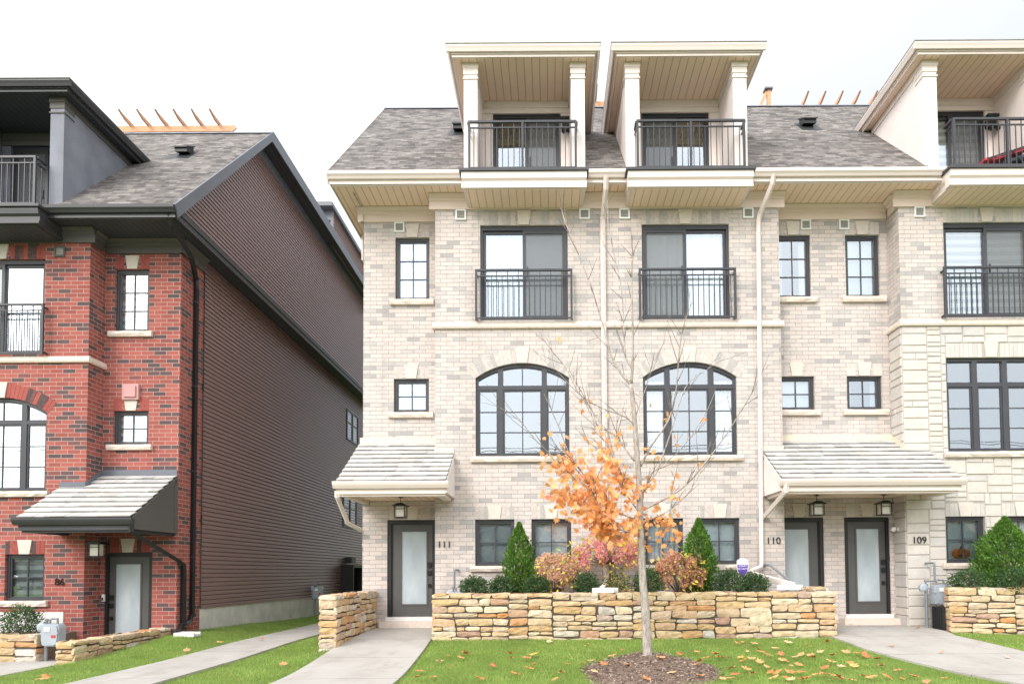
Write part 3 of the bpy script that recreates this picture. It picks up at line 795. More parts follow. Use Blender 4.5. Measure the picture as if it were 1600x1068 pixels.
    for a, s in ((bl+.10, -1), (br-.10, 1)):
        ba.prism([(a, 9.235), (a+s*.025, 9.24), (a+s*.025, 9.29), (a+s*.005, 9.30), (a+s*.005, 9.38), (a+s*.05, 9.42), (a+s*.06, 9.50), (a+s*.06, 9.545), (a-s*.1, 9.545), (a-s*.1, 9.235)], 'y', -.599, -.0)
    bal = h.put(ba, 'balcony', p['gutter'])
    bf = MB(); bf.box(bl, br, -.84, .70, 9.547, 9.60); h.put(bf, 'balcony_floor', 'dark_trim', bal)
    bs_ = MB(); bs_.box(bl+.14, br-.14, -.70, -.002, 9.222, 9.2335); h.put(bs_, 'balcony_soffit', p['soffit'], bal)
    rl = MB(); r0, r1 = -1.60+bs, .58+bs; L = r1-r0
    rail_panel(rl, (r0, -.70), (r1, -.70), 9.66, 10.64, [.022, L/2, L-.022])
    rail_panel(rl, (r0, -.68), (r0, -.42), 9.66, 10.64, []); rail_panel(rl, (r1, -.68), (r1, -.42), 9.66, 10.64, [])
    h.put(rl, 'balcony_railing', 'rail_metal')
    # --- juliet door, its railing, windows
    slider(h, *JU, 0, opts.get('jblind'), 'juliet_door')
    jr = MB(); rail_panel(jr, (-1.53, -.13), (.49, -.13), 6.83, 7.87, [.022, 2.0])
    for x in (-1.51, .47):
        for z in (7.80, 6.86): jr.box(x-.016, x+.016, -.11, .0, z-.016, z+.016)
    h.put(jr, 'juliet_railing', 'rail_metal')
    if opts.get('square'): w = bay_window(h, BW[0], BW[1], BW[2], 5.44, 0, BW[3], False, .333)
    else: w = bay_window(h, BW[0], BW[1], BW[2], 5.43, BW[4], BW[3], True, .265)
    blind_of(h, w, opts.get('bwblind'), BW[0]+.06, BW[1]-.06, BW[2]+.05, BW[3]-.36, 0)
    for i, q in enumerate(LO): window(h, *q, 0, 2, 2, opts.get('loblind', (None, None))[i])
    window(h, *SU, .5, 2, 3, opts.get('sublind')); window(h, *SL, .5, 2, 2, opts.get('slblind'))
    # --- front door
    x0, x1, z0, z1 = DO; Y = .5
    fr = MB(); ring_ = [(x0, x0+.075, z0, z1), (x1-.06, x1, z0, z1), (x0+.075, x1-.06, z1-.085, z1)]
    for a, b, c, d in ring_: fr.box(a, b, Y+.03, Y+.16, c, d)
    fr.box(x0+.075, x0+.10, Y+.06, Y+.16, z0+.03, z1-.085)
    do = MB(); a, b, c, d = x0+.10, x1-.06, z0+.035, z1-.085; gx0, gx1, gz0, gz1 = a+.19, b-.13, c+.26, d-.16
    for q in ((a, gx0, c, d), (gx1, b, c, d), (gx0, gx1, c, gz0), (gx0, gx1, gz1, d)): do.box(q[0], q[1], Y+.085, Y+.125, q[2], q[3])
    ring(do, gx0-.03, gx1+.03, gz0-.03, gz1+.03, Y+.072, Y+.085, .035)
    door = h.put(do, 'front_door', 'door_paint'); h.put(fr, 'door_frame', 'door_frame', door)
    g = MB(); g.box(gx0, gx1, Y+.095, Y+.11, gz0, gz1); h.put(g, 'door_glass', 'frosted_glass', door)
    hw = MB(); hx = b-.065 if not opts.get('hinge') else a+.075
    for zz, s in ((c+1.10, .045), (c+.93, .042), (c+.66, .03)): hw.box(hx-s, hx+s, Y+.045, Y+.084, zz-s*1.2, zz+s*1.2)
    hw.box(hx-.01, hx+.11*(-1 if hx > (a+b)/2 else 1), Y+.02, Y+.04, c+.925, c+.945) if False else None
    h.put(hw, 'door_lock', 'hardware', door)
    th = MB(); th.box(x0-.02, x1+.02, Y-.06, Y+.2, z0-.05, z0+.03); h.put(th, 'threshold', 'splash_concrete', door)
    sp = MB(); sp.box(x0-.12, min(x1+.08, be-.01), Y-.22, Y-.005, base-.1, z0-.05); h.put(sp, 'door_step', opts.get('stepmat', 'limestone'))
    lintel(h, door, x0+.05, x1-.02, z1, Y)
    # --- small square vents in the brick
    for vx, vz, vy in opts.get('grilles', [(-3.24, 9.09, .5), (-1.84, 9.09, 0), (.76, 9.09, 0)]):
        vb = MB(); vb.cur = 0; ring(vb, vx-.11, vx+.11, vz-.11, vz+.11, vy-.035, vy-.003, .03); vb.cur = 1; vb.box(vx-.08, vx+.08, vy-.015, vy-.004, vz-.08, vz+.08)
        for k in range(5): vb.prism([(vy-.016, vz-.075+k*.032), (vy-.03, vz-.07+k*.032), (vy-.016, vz-.055+k*.032)], 'x', vx-.08, vx+.08)
        h.put(vb, 'wall_vent', [opts.get('ventmat', 'white_plastic'), 'vent_grille'])
    return h

def canopy(h, x0, x1, bays, rec, cheeks, flash, trim, cheekmat, label):
    """pent roof over the entrance: bays = x-ranges ending on the bay wall, rec = x-range running back to the recessed wall"""
    S = .64; zt = lambda y: 4.36-S*(.5-y); YF = -1.12
    sh = MB(); L = math.hypot(1, S)
    rows = 9; exp_ = (.5-YF)/rows
    for r in range(rows):
        y0 = YF+r*exp_; y1 = y0+exp_
        for (a, b, ye) in [(q[0], q[1], 0.0) for q in bays]+[(rec[0], rec[1], .5)]:
            if y0 >= ye-.02: continue
            yy = min(y1+.03, ye); x = a
            while x < b-.001:
                w = random.uniform(.16, .36); q = min(b, x+w)
                if b-q < .08: q = b
                t0 = .046+random.uniform(-.004, .005); zz0, zz1 = zt(y0), zt(yy); dy = random.uniform(-.006, .006)
                v = [(x+.002, y0+dy, zz0+t0-.017), (q-.002, y0+dy, zz0+t0-.017), (q-.002, y0+dy-.008, zz0+t0), (x+.002, y0+dy-.008, zz0+t0), (x+.002, yy, zz1+.008), (q-.002, yy, zz1+.008), (x+.002, yy, zz1-.008), (q-.002, yy, zz1-.008)]
                sh.poly(v, [(0, 1, 2, 3), (3, 2, 5, 4), (0, 3, 4, 6), (1, 7, 5, 2), (0, 6, 7, 1)])
                x = q
    sh.cur = 1
    for (a, b, ye) in [(q[0], q[1], 0.0) for q in bays]+[(rec[0], rec[1], .5)]: sh.face([(a, YF+.01, zt(YF+.01)-.012), (b, YF+.01, zt(YF+.01)-.012), (b, ye-.001, zt(ye)-.012), (a, ye-.001, zt(ye)-.012)])
    cp = h.put(sh, 'entrance_canopy', ['canopy_shingle', 'shade_underlay'])
    if label: cp['label'] = label
    b = MB()
    b.box(x0+.03, x1-.03, -1.02, -.90, 3.06, 3.30); b.box(x0+.01, x1-.01, -1.07, -1.021, 3.10, 3.28)
    for i, (xx, s) in enumerate(((x0, 1), (x1, -1))):
        yb = 0 if cheeks[i] else .5
        b.box(min(xx+s*.05, xx+s*.2), max(xx+s*.05, xx+s*.2), -.899, yb-.002, 3.06, 3.135)
    h.put(b, 'canopy_beam', trim, cp)
    g = MB(); g.prism([(-1.072, 3.20), (-1.13, 3.20), (-1.17, 3.26), (-1.185, 3.30), (-1.185, 3.335), (-1.15, 3.335), (-1.15, 3.31), (-1.072, 3.31)], 'x', x0-.06, x1+.06)
    h.put(g, 'canopy_gutter', trim, cp)
    for i, (xx, s) in enumerate(((x0, 1), (x1, -1))):
        c = MB(); yb = -.001 if cheeks[i] else .499
        c.prism([(yb, zt(yb)-.012), (-1.06, zt(-1.06)-.012), (-1.06, 3.12), (yb, 3.12)], 'x', xx, xx+s*.035)
        c.prism([(yb, zt(yb)-.02), (-1.06, zt(-1.06)-.02), (-1.06, zt(-1.06)-.10), (yb, zt(yb)-.11)], 'x', xx-s*.014, xx-s*.001)
        c.box(min(xx-s*.014, xx-s*.001), max(xx-s*.014, xx-s*.001), -1.06, yb, 3.12, 3.20)
        c.box(min(xx-s*.014, xx-s*.001), max(xx-s*.014, xx-s*.001), yb-.09, yb, 3.20, zt(yb)-.12)
        h.put(c, 'canopy_cheek', cheekmat, cp)
    u = MB(); u.box(x0+.04, x1-.04, -.9, -.003, 3.135, 3.15); u.box(rec[0]+.01, rec[1]-.01, -.003, .497, 3.135, 3.15); h.put(u, 'canopy_soffit', h.p['soffit'], cp)
    f = MB()
    for (a, b_) in bays: f.box(a, b_, -.018, -.002, zt(0)+.002, zt(0)+.13)
    f.box(rec[0], rec[1], .482, .498, zt(.5)+.002, zt(.5)+.13)
    for q in bays:
        xe = q[0] if abs(q[0]-rec[1]) < .01 else q[1]
        s = 1 if abs(q[0]-rec[1]) < .01 else -1
        f.prism([(0, zt(0)+.002), (.48, zt(.48)+.002), (.48, zt(.48)+.13), (0, zt(0)+.13)], 'x', xe-s*.018, xe-s*.002)
    h.put(f, 'flashing', flash, cp)
    return cp

def pipe(h, pts, r, mat, name='downspout', n=4, bevel=True):
    mb = MB(); mb.tube(pts, r, n)
    for p, q in zip(pts[:-1], pts[1:]):     # joint sleeves and wall straps
        L = (Vector(q)-Vector(p)).length
        if L < 1.5: continue
        for k in range(int(L/1.9)+1):
            t = min(.97, (.25+1.9*k)/L); a = Vector(p).lerp(Vector(q), t); d = (Vector(q)-Vector(p)).normalized(); mb.tube([a, a+d*.035], r*1.14, n)
    return h.put(mb, name, mat)

BP = dict(brick='beige_brick', soldier='beige_soldier', siding='beige_brick', cornice='cream_trim', soffit='cream_soffit', gutter='cream_metal', rake='cream_metal', panel='white_panel', cornice_trim='white_panel')
DP = dict(brick='red_brick', soldier='red_soldier', siding='brown_siding', cornice='cornice_grey', soffit='dark_soffit', gutter='dark_trim', rake='grey_flashing', panel='grey_panel', cornice_trim='cornice_grey')
SP = dict(BP, soldier='ashlar_soldier')
M['ashlar_soldier'] = M['ashlar_stone']
GRP = 'narrow brick townhouses along the street'
h111 = build_house('townhouse', 'cream brick end townhouse numbered 111 beside the gap, with arched window', 1, 0, 0, BP, -4.02, 1.18, -2.38, True, 0,
    dict(group=GRP, jblind='roller', bwblind=None, sublind='roller', slblind='roller', dblind=None, loblind=('roller', 'roller'), vents=[(-2.12, 2.0)]))
h110 = build_house('townhouse', 'cream brick middle townhouse numbered 110 behind the young maple', -1, 2.36, 0, BP, -3.74, 1.18, -2.48, False, 0,
    dict(group=GRP, jblind='curtain', bwblind='curtains', sublind='curtains', slblind='roller', vents=[], loblind=('roller', 'curtain')))
h109 = build_house('townhouse', 'townhouse numbered 109 with pale stone lower facade and square headed bay window', 1, 9.73, 0, SP, -3.63, 1.18, -2.37, False, -.31,
    dict(group=GRP, square=True, stone=True, jblind='zebra', sublind='roller', slblind='curtains', loblind=('roller', 'roller'), vents=[(-3.35, 2.25)], ssh=.05, dblind='zebra', hinge=False,
         grilles=[(-3.30, 9.09, .5), (-1.93, 9.09, 0)]))
h86 = build_house('townhouse', 'red brick townhouse numbered 86 with black trim and brown siding flank', -1, -12.0, -.66, DP, -4.02, 1.18, -2.38, True, -.38,
    dict(group=GRP, jblind='roller', sublind='zebra', slblind='zebra', loblind=('zebra', 'zebra'), bwblind='zebra', vents=[(-3.0, 2.4)], bsh=-.14, base=.05, dblind='roller',
         grilles=[(-1.75, 9.02, 0)], ventmat='cornice_grey', hinge=False))
fo = MB(); fo.box(-1.98, 1.18, -.02, -.001, .3, 1.49); h86.put(fo, 'foundation', 'foundation')
# rose coloured exhaust hood on the red house
vb = MB(); ring(vb, -3.17, -2.82, 5.98+.02, 6.34, .43, .497, .05); vb.box(-3.12, -2.87, .40, .46, 6.05, 6.29); h86.put(vb, 'exhaust_hood', 'vent_rose')

canopy(h111, -4.08, -1.99, [(-2.38, -1.99)], (-4.08, -2.38), (False, True), 'cream_flashing', 'cream_metal', 'white_panel', None)
canopy(h109, 4.43-9.73, 7.87-9.73, [(4.43-9.73, 4.84-9.73), (7.36-9.73, 7.87-9.73)], (4.84-9.73, 7.36-9.73), (True, True), 'cream_flashing', 'cream_metal', 'white_panel', 'wide cream canopy shared by both entrance doors')
canopy(h86, -4.0, -1.84, [(-2.38, -1.84)], (-4.0, -2.38), (False, True), 'grey_flashing', 'dark_trim', 'cornice_grey', None)

def numbers(h, txt, x, z, Y, mat='hardware'):
    wx = h.sx*x+h.tx
    text_mesh('house_number', txt, .205, (wx, Y-.02, z+h.dz), mat, h.root, .012)
numbers(h111, '111', -2.19, 2.16, 0); numbers(h110, '110', 2.36-4.60, 2.20, 0); numbers(h109, '109', 7.60-9.73, 2.19, -.02); numbers(h86, '86', -12+10.11, 2.10, 0)

# downspouts
SQ = .052
pipe(h111, [(-4.28, -.42, 3.24), (-4.28, -.42, 3.12), (-4.20, .05, 2.62), (-4.08, .56, 2.52), (-4.08, .9, 2.48), (-4.08, .9, .5)], SQ, 'cream_metal')
pipe(h111, [(1.17, -.57, 9.55), (1.17, -.50, 9.35), (1.14, -.10, 9.0), (1.14, -.07, 8.9), (1.14, -.07, 1.55), (1.14, -.14, 1.42), (1.02, -.9, 1.30), (.96, -1.12, 1.26)], SQ, 'cream_metal')
pipe(h110, [(2.36-4.56, -.57, 9.58), (2.36-4.55, -.52, 9.42), (2.36-4.42, -.10, 9.02), (2.36-4.40, -.07, 8.9), (2.36-4.34, -.07, 1.75), (2.36-4.32, -.09, 1.66), (2.36-4.12, -.12, 1.58), (2.36-4.02, -.16, 1.56), (2.36-4.55, -1.30, 1.32)], SQ, 'cream_metal')
pipe(h109, [(4.50-9.73, -1.13, 3.24), (4.50-9.73, -1.11, 3.10), (4.42-9.73, -.30, 2.78), (4.40-9.73, -.08, 2.70)], SQ, 'cream_metal')
pipe(h86, [(-4.30, -.50, 9.55), (-4.30, -.42, 9.38), (-4.26, .45, 9.1), (-4.08, 1.0, 8.85), (-4.08, 1.02, 8.6), (-4.08, 1.02, 1.38), (-4.12, .85, 1.22), (-4.16, .6, 1.19)], SQ*1.05, 'dark_metal')
pipe(h86, [(-4.02, -1.10, 3.22), (-4.02, -1.10, 3.08), (-4.04, -.9, 2.98), (-4.10, .36, 2.55), (-4.09, .62, 2.45), (-4.09, .64, 2.3), (-4.09, .64, 1.2), (-4.12, .45, 1.05), (-4.16, .22, 1.02)], SQ*1.05, 'dark_metal')
# upper spout on the far side of house 111 (short jog under the side eave)
pipe(h111, [(-4.34, 1.6, 9.5), (-4.34, 1.6, 8.9), (-4.09, 2.0, 8.7), (-4.09, 2.0, 1.0)], .04, 'cream_metal')

# red house: windows and door in the siding flank, rear roof storey
def side_win(z0, z1, y0, y1):
    f = MB(); X = -4.02
    for a, b in ((y0, y0+.08), (y1-.08, y1), ((y0+y1)/2-.06, (y0+y1)/2+.06)): f.box(X-.06, X-.0, a, b, z0, z1)
    f.box(X-.061, X, y0+.08, y1-.08, z1-.08, z1); f.box(X-.061, X, y0+.08, y1-.08, z0, z0+.08)
    f.box(X-.05, X-.02, y0+.08, y1-.08, (z0+z1)/2+.1, (z0+z1)/2+.13)
    w = h86.put(f, 'side_window', 'window_frame'); g = MB(); g.face([(X-.03, y0+.05, z0+.05), (X-.03, y1-.05, z0+.05), (X-.03, y1-.05, z1-.05), (X-.03, y0+.05, z1-.05)])
    h86.put(g, 'pane', 'window_glass', w)
    b = MB(); b.face([(X-.026, y0+.05, z0+.5), (X-.026, y1-.05, z0+.5), (X-.026, y1-.05, z1-.05), (X-.026, y0+.05, z1-.05)]); h86.put(b, 'blind', 'roller_blind', w)
side_win(7.46, 8.69, 12.35, 13.9); side_win(4.04, 5.31, 11.95, 13.75)
f = MB(); X = -4.02
f.box(X-.5, X-.02, 11.75, 11.83, .4, 2.55); f.box(X-.5, X-.02, 13.2, 13.28, .4, 2.55); f.box(X-.5, X-.02, 11.83, 13.2, 2.45, 2.55)
dd = h86.put(f, 'side_door', 'dark_frame'); g = MB(); g.box(X-.10, X-.03, 11.85, 13.18, .6, 2.44); h86.put(g, 'door_panel', 'beige_door', dd)
g = MB(); g.box(X-.30, X-.02, 12.2, 12.75, 2.62, 2.85); h86.put(g, 'side_lamp', 'vent_black')
f = MB(); f.box(X-.25, X-.03, 13.6, 15.6, .55, 2.62)
for k in range(16): f.box(X-.30, X-.26, 13.62, 15.58, .62+k*.125, .68+k*.125)
h86.put(f, 'louvre', 'louver')
rb = MB(); rb.cur = 0
y0, y1, z0, z1 = 9.9, 15.9, RIDGE_Z-.4, 15.22
z = RIDGE_Z-.4
while z < z1-.02:
    rb.face([(-4.27, y0, z), (-4.27, y1, z), (-4.25, y1, z+.102), (-4.25, y0, z+.102)]); rb.face([(-4.27, y0, z), (-4.27, y1, z), (-4.25, y1, z), (-4.25, y0, z)])
    rb.face([(-4.25, y0-.02, z), (-1.5, y0-.02, z), (-1.5, y0, z+.102), (-4.25, y0, z+.102)]); z += .102
rb.cur = 1; rb.box(-4.36, -1.3, y0-.4, y1, z1-.0, z1+.14); rb.box(-4.30, -4.20, y0-.06, y0-.021, RIDGE_Z-.3, z1); rb.box(-4.2, -1.5, y0-.06, y0-.021, z1-.35, z1)
h86.put(rb, 'rear_storey', ['brown_siding', 'grey_flashing'])

# camera axes (the lens is set further down)
th = math.atan(40/1060); rl_ = .0062
F = Vector((0, math.cos(th), math.sin(th))); R0 = Vector((1, 0, 0)); U0 = Vector((0, -math.sin(th), math.cos(th)))
Rv = R0*math.cos(rl_)-U0*math.sin(rl_); Uv = R0*math.sin(rl_)+U0*math.cos(rl_)

# ------------------------------------------------------------------ ground, paths
def sstep(a, b, x):
    t = np.clip((np.asarray(x, float)-a)/(b-a), 0, 1); return t*t*(3-2*t)
def gz(x, y):
    """height of the lawn at a plan point"""
    x = np.asarray(x, float); y = np.asarray(y, float)
    right = .10+.30*sstep(-4.8, -.3, y)
    gap = .12+.05*sstep(-3, .5, y)+.15*sstep(-3, .5, y)*(1-sstep(-7.6, -6.7, x))*(1-sstep(1, 9, y))
    left = .03-.15*sstep(-2.5, 0, y)
    h = gap+(right-gap)*sstep(-4.6, -3.7, x)
    h = left+(h-left)*sstep(-8.45, -7.9, x)
    return h*(1-sstep(-6, -11, y)*1.0) if False else h*(1-sstep(6.5, 12, -y))
xs = np.concatenate([[-400, -120, -50, -25], np.arange(-16, 14.01, .22), [22, 50, 120, 400]])
ys = np.concatenate([[-400, -150, -60, -30, -18, -13], np.arange(-10, 4, .22), np.arange(4, 17, 1.0), [30, 80, 200, 500]])
gb = MB(); X, Y = np.meshgrid(xs, ys); Zg = gz(X, Y)
gb.v = [(float(a), float(b), float(c)) for a, b, c in zip(X.ravel(), Y.ravel(), Zg.ravel())]
nx = len(xs)
for j in range(len(ys)-1):
    for i in range(nx-1): gb.f.append([j*nx+i, j*nx+i+1, (j+1)*nx+i+1, (j+1)*nx+i]); gb.mi.append(0)
tag(gb.build('ground', 'lawn_soil', smooth=True), kind='structure')

def strip(name, rows, mat='path_concrete', lift=.035, n=3, joints=1.5):
    """a slab following the ground; rows = (y, x left, x right) from the house to the street"""
    mb = MB(); pts = []
    rows = sorted(rows, reverse=True)
    for k in range(len(rows)-1):
        (ya, la, ra), (yb, lb, rb) = rows[k], rows[k+1]; m = max(1, int(abs(ya-yb)/.25))
        for q in range(m): t = q/m; pts.append((ya+(yb-ya)*t, la+(lb-la)*t, ra+(rb-ra)*t))
    pts.append(rows[-1])
    P = lambda y, x: (x, y, float(gz(x, y))+lift)
    for a, b in zip(pts[:-1], pts[1:]):
        for i in range(n):
            xa0, xa1 = a[1]+(a[2]-a[1])*i/n, a[1]+(a[2]-a[1])*(i+1)/n; xb0, xb1 = b[1]+(b[2]-b[1])*i/n, b[1]+(b[2]-b[1])*(i+1)/n
            mb.face([P(a[0], xa0), P(a[0], xa1), P(b[0], xb1), P(b[0], xb0)])
        for k in (1, 2):
            p, q = P(a[0], a[k]), P(b[0], b[k]); mb.face([p, q, (q[0], q[1], q[2]-.12), (p[0], p[1], p[2]-.12)])
    return tag(mb.build(name, mat, merge=True), kind='structure')
PATHS = [[(.5, -3.66, -2.2), (-1.5, -3.66, -2.2), (-2.3, -3.74, -2.16), (-9, -3.76, -2.0)],
         [(.5, 4.9, 7.5), (-1.0, 5.1, 7.55), (-1.5, 5.14, 7.42), (-2.6, 5.25, 7.66), (-3.8, 5.62, 7.9), (-5.2, 5.98, 8.1), (-9, 6.4, 8.4)],
         [(15, -6.5, -5.35), (-9, -6.44, -5.25)],
         [(.5, -9.9, -8.4), (-9, -9.9, -8.38)]]
for p in PATHS: strip('path', p)
strip('pavement', [(-9.0, -60, 60), (-10.6, -60, 60)], lift=.03, n=40)
road = MB(); road.box(-150, 150, -22, -12.2, -.3, .015); tag(road.build('road', 'asphalt'), kind='structure')

# ------------------------------------------------------------------ dry stone walls
Zv = Vector((0, 0, 1))
def stone_face(mb, O, U, N, L, z0, z1, d=.045, maxw=.58, maxh=.165):
    """random laid stones over a vertical face; z0 and z1 may be functions of distance"""
    rs = []; split((0, L, z0, z1), maxw, maxh, .14, .05, rs, 5.0)
    for (a, b, c, e) in rs:
        g = .0085; mb.rock(O, U, Zv, N, a+g, b-g, c+g, e-g, d)
def stone_wall(name, label, p0, p1, thick, z0, z1, ends=(True, True), group='dry stone garden walls', back=True):
    """wall from plan point p0 to p1 (front is on the right-hand side walking p0 to p1 turned towards -Y)"""
    a = Vector((*p0, 0)); b = Vector((*p1, 0)); U = (b-a); L = U.length; U.normalize(); N = Vector((U.y, -U.x, 0))
    mb = MB(); mb.cur = 0
    q = [a-N*.03+U*.03, b-N*.03-U*.03, b-N*(thick-.03)-U*.03, a-N*(thick-.03)+U*.03]
    mb.prism([(v.x, v.y) for v in q], 'z', z0-.15, z1-.035)
    mb.cur = 1
    stone_face(mb, a-N*.04, U, N, L, z0, z1-.0)
    if back: stone_face(mb, b-N*(thick-.04), -U, -N, L, z0, z1)
    if ends[0]: stone_face(mb, a-N*thick+U*.04, N, -U, thick, z0, z1)
    if ends[1]: stone_face(mb, b-U*.04, -N, U, thick, z0, z1)
    x = 0
    while x < L-.02:     # cap stones
        w = min(random.uniform(.22, .5), L-x)
        if L-x-w < .12: w = L-x
        mb.rock(a-N*thick+Zv*(z1-.05), U, N, Zv, x+.006, x+w-.006, .015, thick-.015, .05); x += w
    t = mb.build(name, ['stone_core', 'field_stone'], top=((a.x+b.x)/2, (a.y+b.y)/2, z0), smooth=False)
    return tag(t, label, 'stone wall', group, 'thing')
stone_wall('stone_wall', 'short stone wall running from the gap to door 111', (-3.99, -2.25), (-3.68, -2.25), .0001 if False else .3, .05, 1.215) if False else None
W1 = stone_wall('stone_wall', 'short stone wall running out beside the door numbered 111', (-3.69, -2.28), (-3.69, .46), .31, .08, 1.215, (True, False))
W2 = stone_wall('stone_wall', 'long stone planter wall behind the maple trunk', (-2.19, -1.5), (5.26, -1.5), .30, .22, 1.20)
W2b = stone_wall('stone_wall', 'stone return wall at the planter corner before door 110', (5.24, -1.19), (5.24, -.45), .30, .25, 1.27, (False, True))
W2c = stone_wall('stone_wall', 'stone return wall of the planter beside the house number 111', (-1.89, -1.19), (-1.89, -.02), .30, .25, 1.19, (False, False))
W3 = stone_wall('stone_wall', 'stone planter wall before the pumpkin window', (7.61, -1.0), (11.2, -1.75), .28, .26, 1.25)
W4 = stone_wall('stone_wall', 'low stone wall stepping down beside the red house door', (-8.05, -2.5), (-8.05, .44), .32, -.1, .46, (True, False))
W5 = stone_wall('stone_wall', 'stone planter wall before the red brick house', (-12.6, -1.5), (-9.44, -1.5), .3, -.2, .50)

# planting beds behind the walls
def bed(x0, x1, y0, y1, z, xf=None):
    mb = MB(); nx_, ny_ = int((x1-x0)/.12), int((y1-y0)/.12)
    P = [[(x0+(x1-x0)*i/nx_, y0+(y1-y0)*j/ny_, z+.05*math.sin(i*.7)*math.cos(j*.9)*.5+random.uniform(-.015, .015)) for i in range(nx_+1)] for j in range(ny_+1)]
    for j in range(ny_):
        for i in range(nx_): mb.face([P[j][i], P[j][i+1], P[j+1][i+1], P[j+1][i]])
    for j in range(ny_):
        for k in (0, nx_):
            p, q = P[j][k], P[j+1][k]; mb.face([p, q, (q[0], q[1], z-.9), (p[0], p[1], z-.9)])
    o = mb.build('mulch_bed', 'mulch_soil', merge=True); tag(o, 'dark mulch bed with shredded bark behind the stone wall', 'mulch', kind='stuff')
    n = int((x1-x0)*(y1-y0)*420)
    Pp = np.stack([rng.uniform(x0, x1, n), rng.uniform(y0, y1, n), np.full(n, z+.012)+rng.uniform(-.01, .03, n)], 1)
    leaf_cloud('chips', 'mulch_chip', Pp, rng.normal(size=(n, 3))*(1, 1, .3), rng.uniform(.03, .07, n), o, .25)
bed(-1.88, 4.98, -1.24, -.005, 1.12); bed(7.98, 11.0, -1.0, -.005, 1.16); bed(-12.6, -9.75, -1.24, -.005, .42)

# ------------------------------------------------------------------ shrubs
def ell_shell(n, c, r, lo=.72, zmin=-.9):
    d = rng.normal(size=(n*2, 3)); d /= np.linalg.norm(d, axis=1, keepdims=True); d = d[d[:, 2] > zmin][:n]
    lump = 1+.13*np.sin(d[:, 0]*5+c[0]*7)*np.cos(d[:, 1]*4+d[:, 2]*6+c[0]*3)
    rad = rng.uniform(lo, 1.03, len(d))*lump
    return np.array(c)+d*np.array(r)*rad[:, None], d
def boxwood(x, y, z, r, rz, label):
    t = thing('boxwood_shrub', label, 'shrub', (x, y, z-.02), 'clipped boxwood balls in the beds')
    c = (x, y, z+rz*.72)
    P, D = ell_shell(2300, c, (r, r, rz), .45, -.75); N = D*.8+rng.normal(size=D.shape)*.6+(0, 0, .35)
    leaf_cloud('foliage', 'boxwood_leaf', P, N, rng.uniform(.028, .055, len(P)), t, .55)
    b = MB()
    for k in range(9):
        a = random.uniform(0, 6.28); q = random.uniform(.3, .75)
        b.tube([(x, y, z-.06), (x+math.cos(a)*r*q*.5, y+math.sin(a)*r*q*.5, z+rz*.6), (x+math.cos(a)*r*q, y+math.sin(a)*r*q, z+rz*1.1)], [.008, .006, .003], 5)
    b.build('stem', 'stem_bark', t); return t
ZB = 1.13
boxwood(-1.47, -.85, ZB, .29, .22, 'dark green boxwood ball nearest the house number 111')
boxwood(-.93, -.90, ZB, .25, .22, 'boxwood ball at the left foot of the small cedar')
boxwood(-.27, -.95, ZB, .25, .23, 'boxwood ball between the first cedar and the brown hydrangea')
boxwood(.69, -.85, ZB, .25, .25, 'boxwood ball left of the downspout splash block')
boxwood(1.90, -.80, ZB, .30, .30, 'boxwood behind the pale maple trunk')
boxwood(3.45, -.85, ZB, .32, .28, 'boxwood ball under the purple yard sign')
boxwood(3.95, -.85, ZB, .28, .24, 'boxwood ball beside the sloping downspout near door 110')
boxwood(8.12, -.80, 1.16, .36, .25, 'spreading boxwood below the pumpkin window')
boxwood(8.85, -1.15, 1.16, .42, .27, 'boxwood at the front foot of the large cedar')
boxwood(-10.3, -.75, .42, .36, .34, 'boxwood by the concrete base of the red house')

def cedar(x, y, z, h, r, label):
    t = thing('cedar_tree', label, 'conifer', (x, y, z-.02), 'clipped cone cedars by the windows')
    n = int(5200*(r/.28)*(h/1.45))
    u = rng.uniform(0, 1, n)**.85; th = rng.uniform(0, 2*math.pi, n)
    prof = np.sin(np.clip(u*1.05+.22, 0, 1.27)*math.pi/1.27)**.75
    prof = np.where(u > .5, prof*(1-((u-.5)/.5)**2.6*.55), prof)
    lump = 1+.14*np.sin(th*3+u*13+x)+.10*np.sin(th*7-u*21)+.07*np.sin(th*13+u*40)
    rr = r*prof*lump*rng.uniform(.55, 1.06, n)*np.where(rng.uniform(size=n) < .03, 1.16, 1)
    P = np.stack([x+rr*np.cos(th), y+rr*np.sin(th), z+u*h*.97], 1)
    N = np.stack([np.cos(th)*.55, np.sin(th)*.55, np.full(n, .9)], 1)+rng.normal(size=(n, 3))*.33
    leaf_cloud('foliage', 'cedar_leaf', P, N, rng.uniform(.045, .10, n)*(1-.3*u), t, .42, [(0, 0, 0), (.35, .2, .03), (.5, .6, .06), (.12, .72, 0), (0, 1.05, .05), (-.16, .7, 0), (-.5, .55, .06), (-.3, .22, .03)])
    core = MB(); core.tube([(x, y, z-.03), (x, y, z+h*.25), (x, y, z+h*.55), (x, y, z+h*.9)], [r*.16, r*.14, r*.1, .006], 8); core.build('trunk', 'stem_bark', t)
    return t
cedar(-.62, -.52, 1.10, 1.50, .285, 'slim green cedar before the paired lower windows of house 111')
cedar(2.95, -.50, 1.10, 1.56, .31, 'slim green cedar between the purple sign and the brown hydrangea')
cedar(8.98, -.62, 1.12, 1.52, .52, 'broad bright green cedar below the stone house windows')

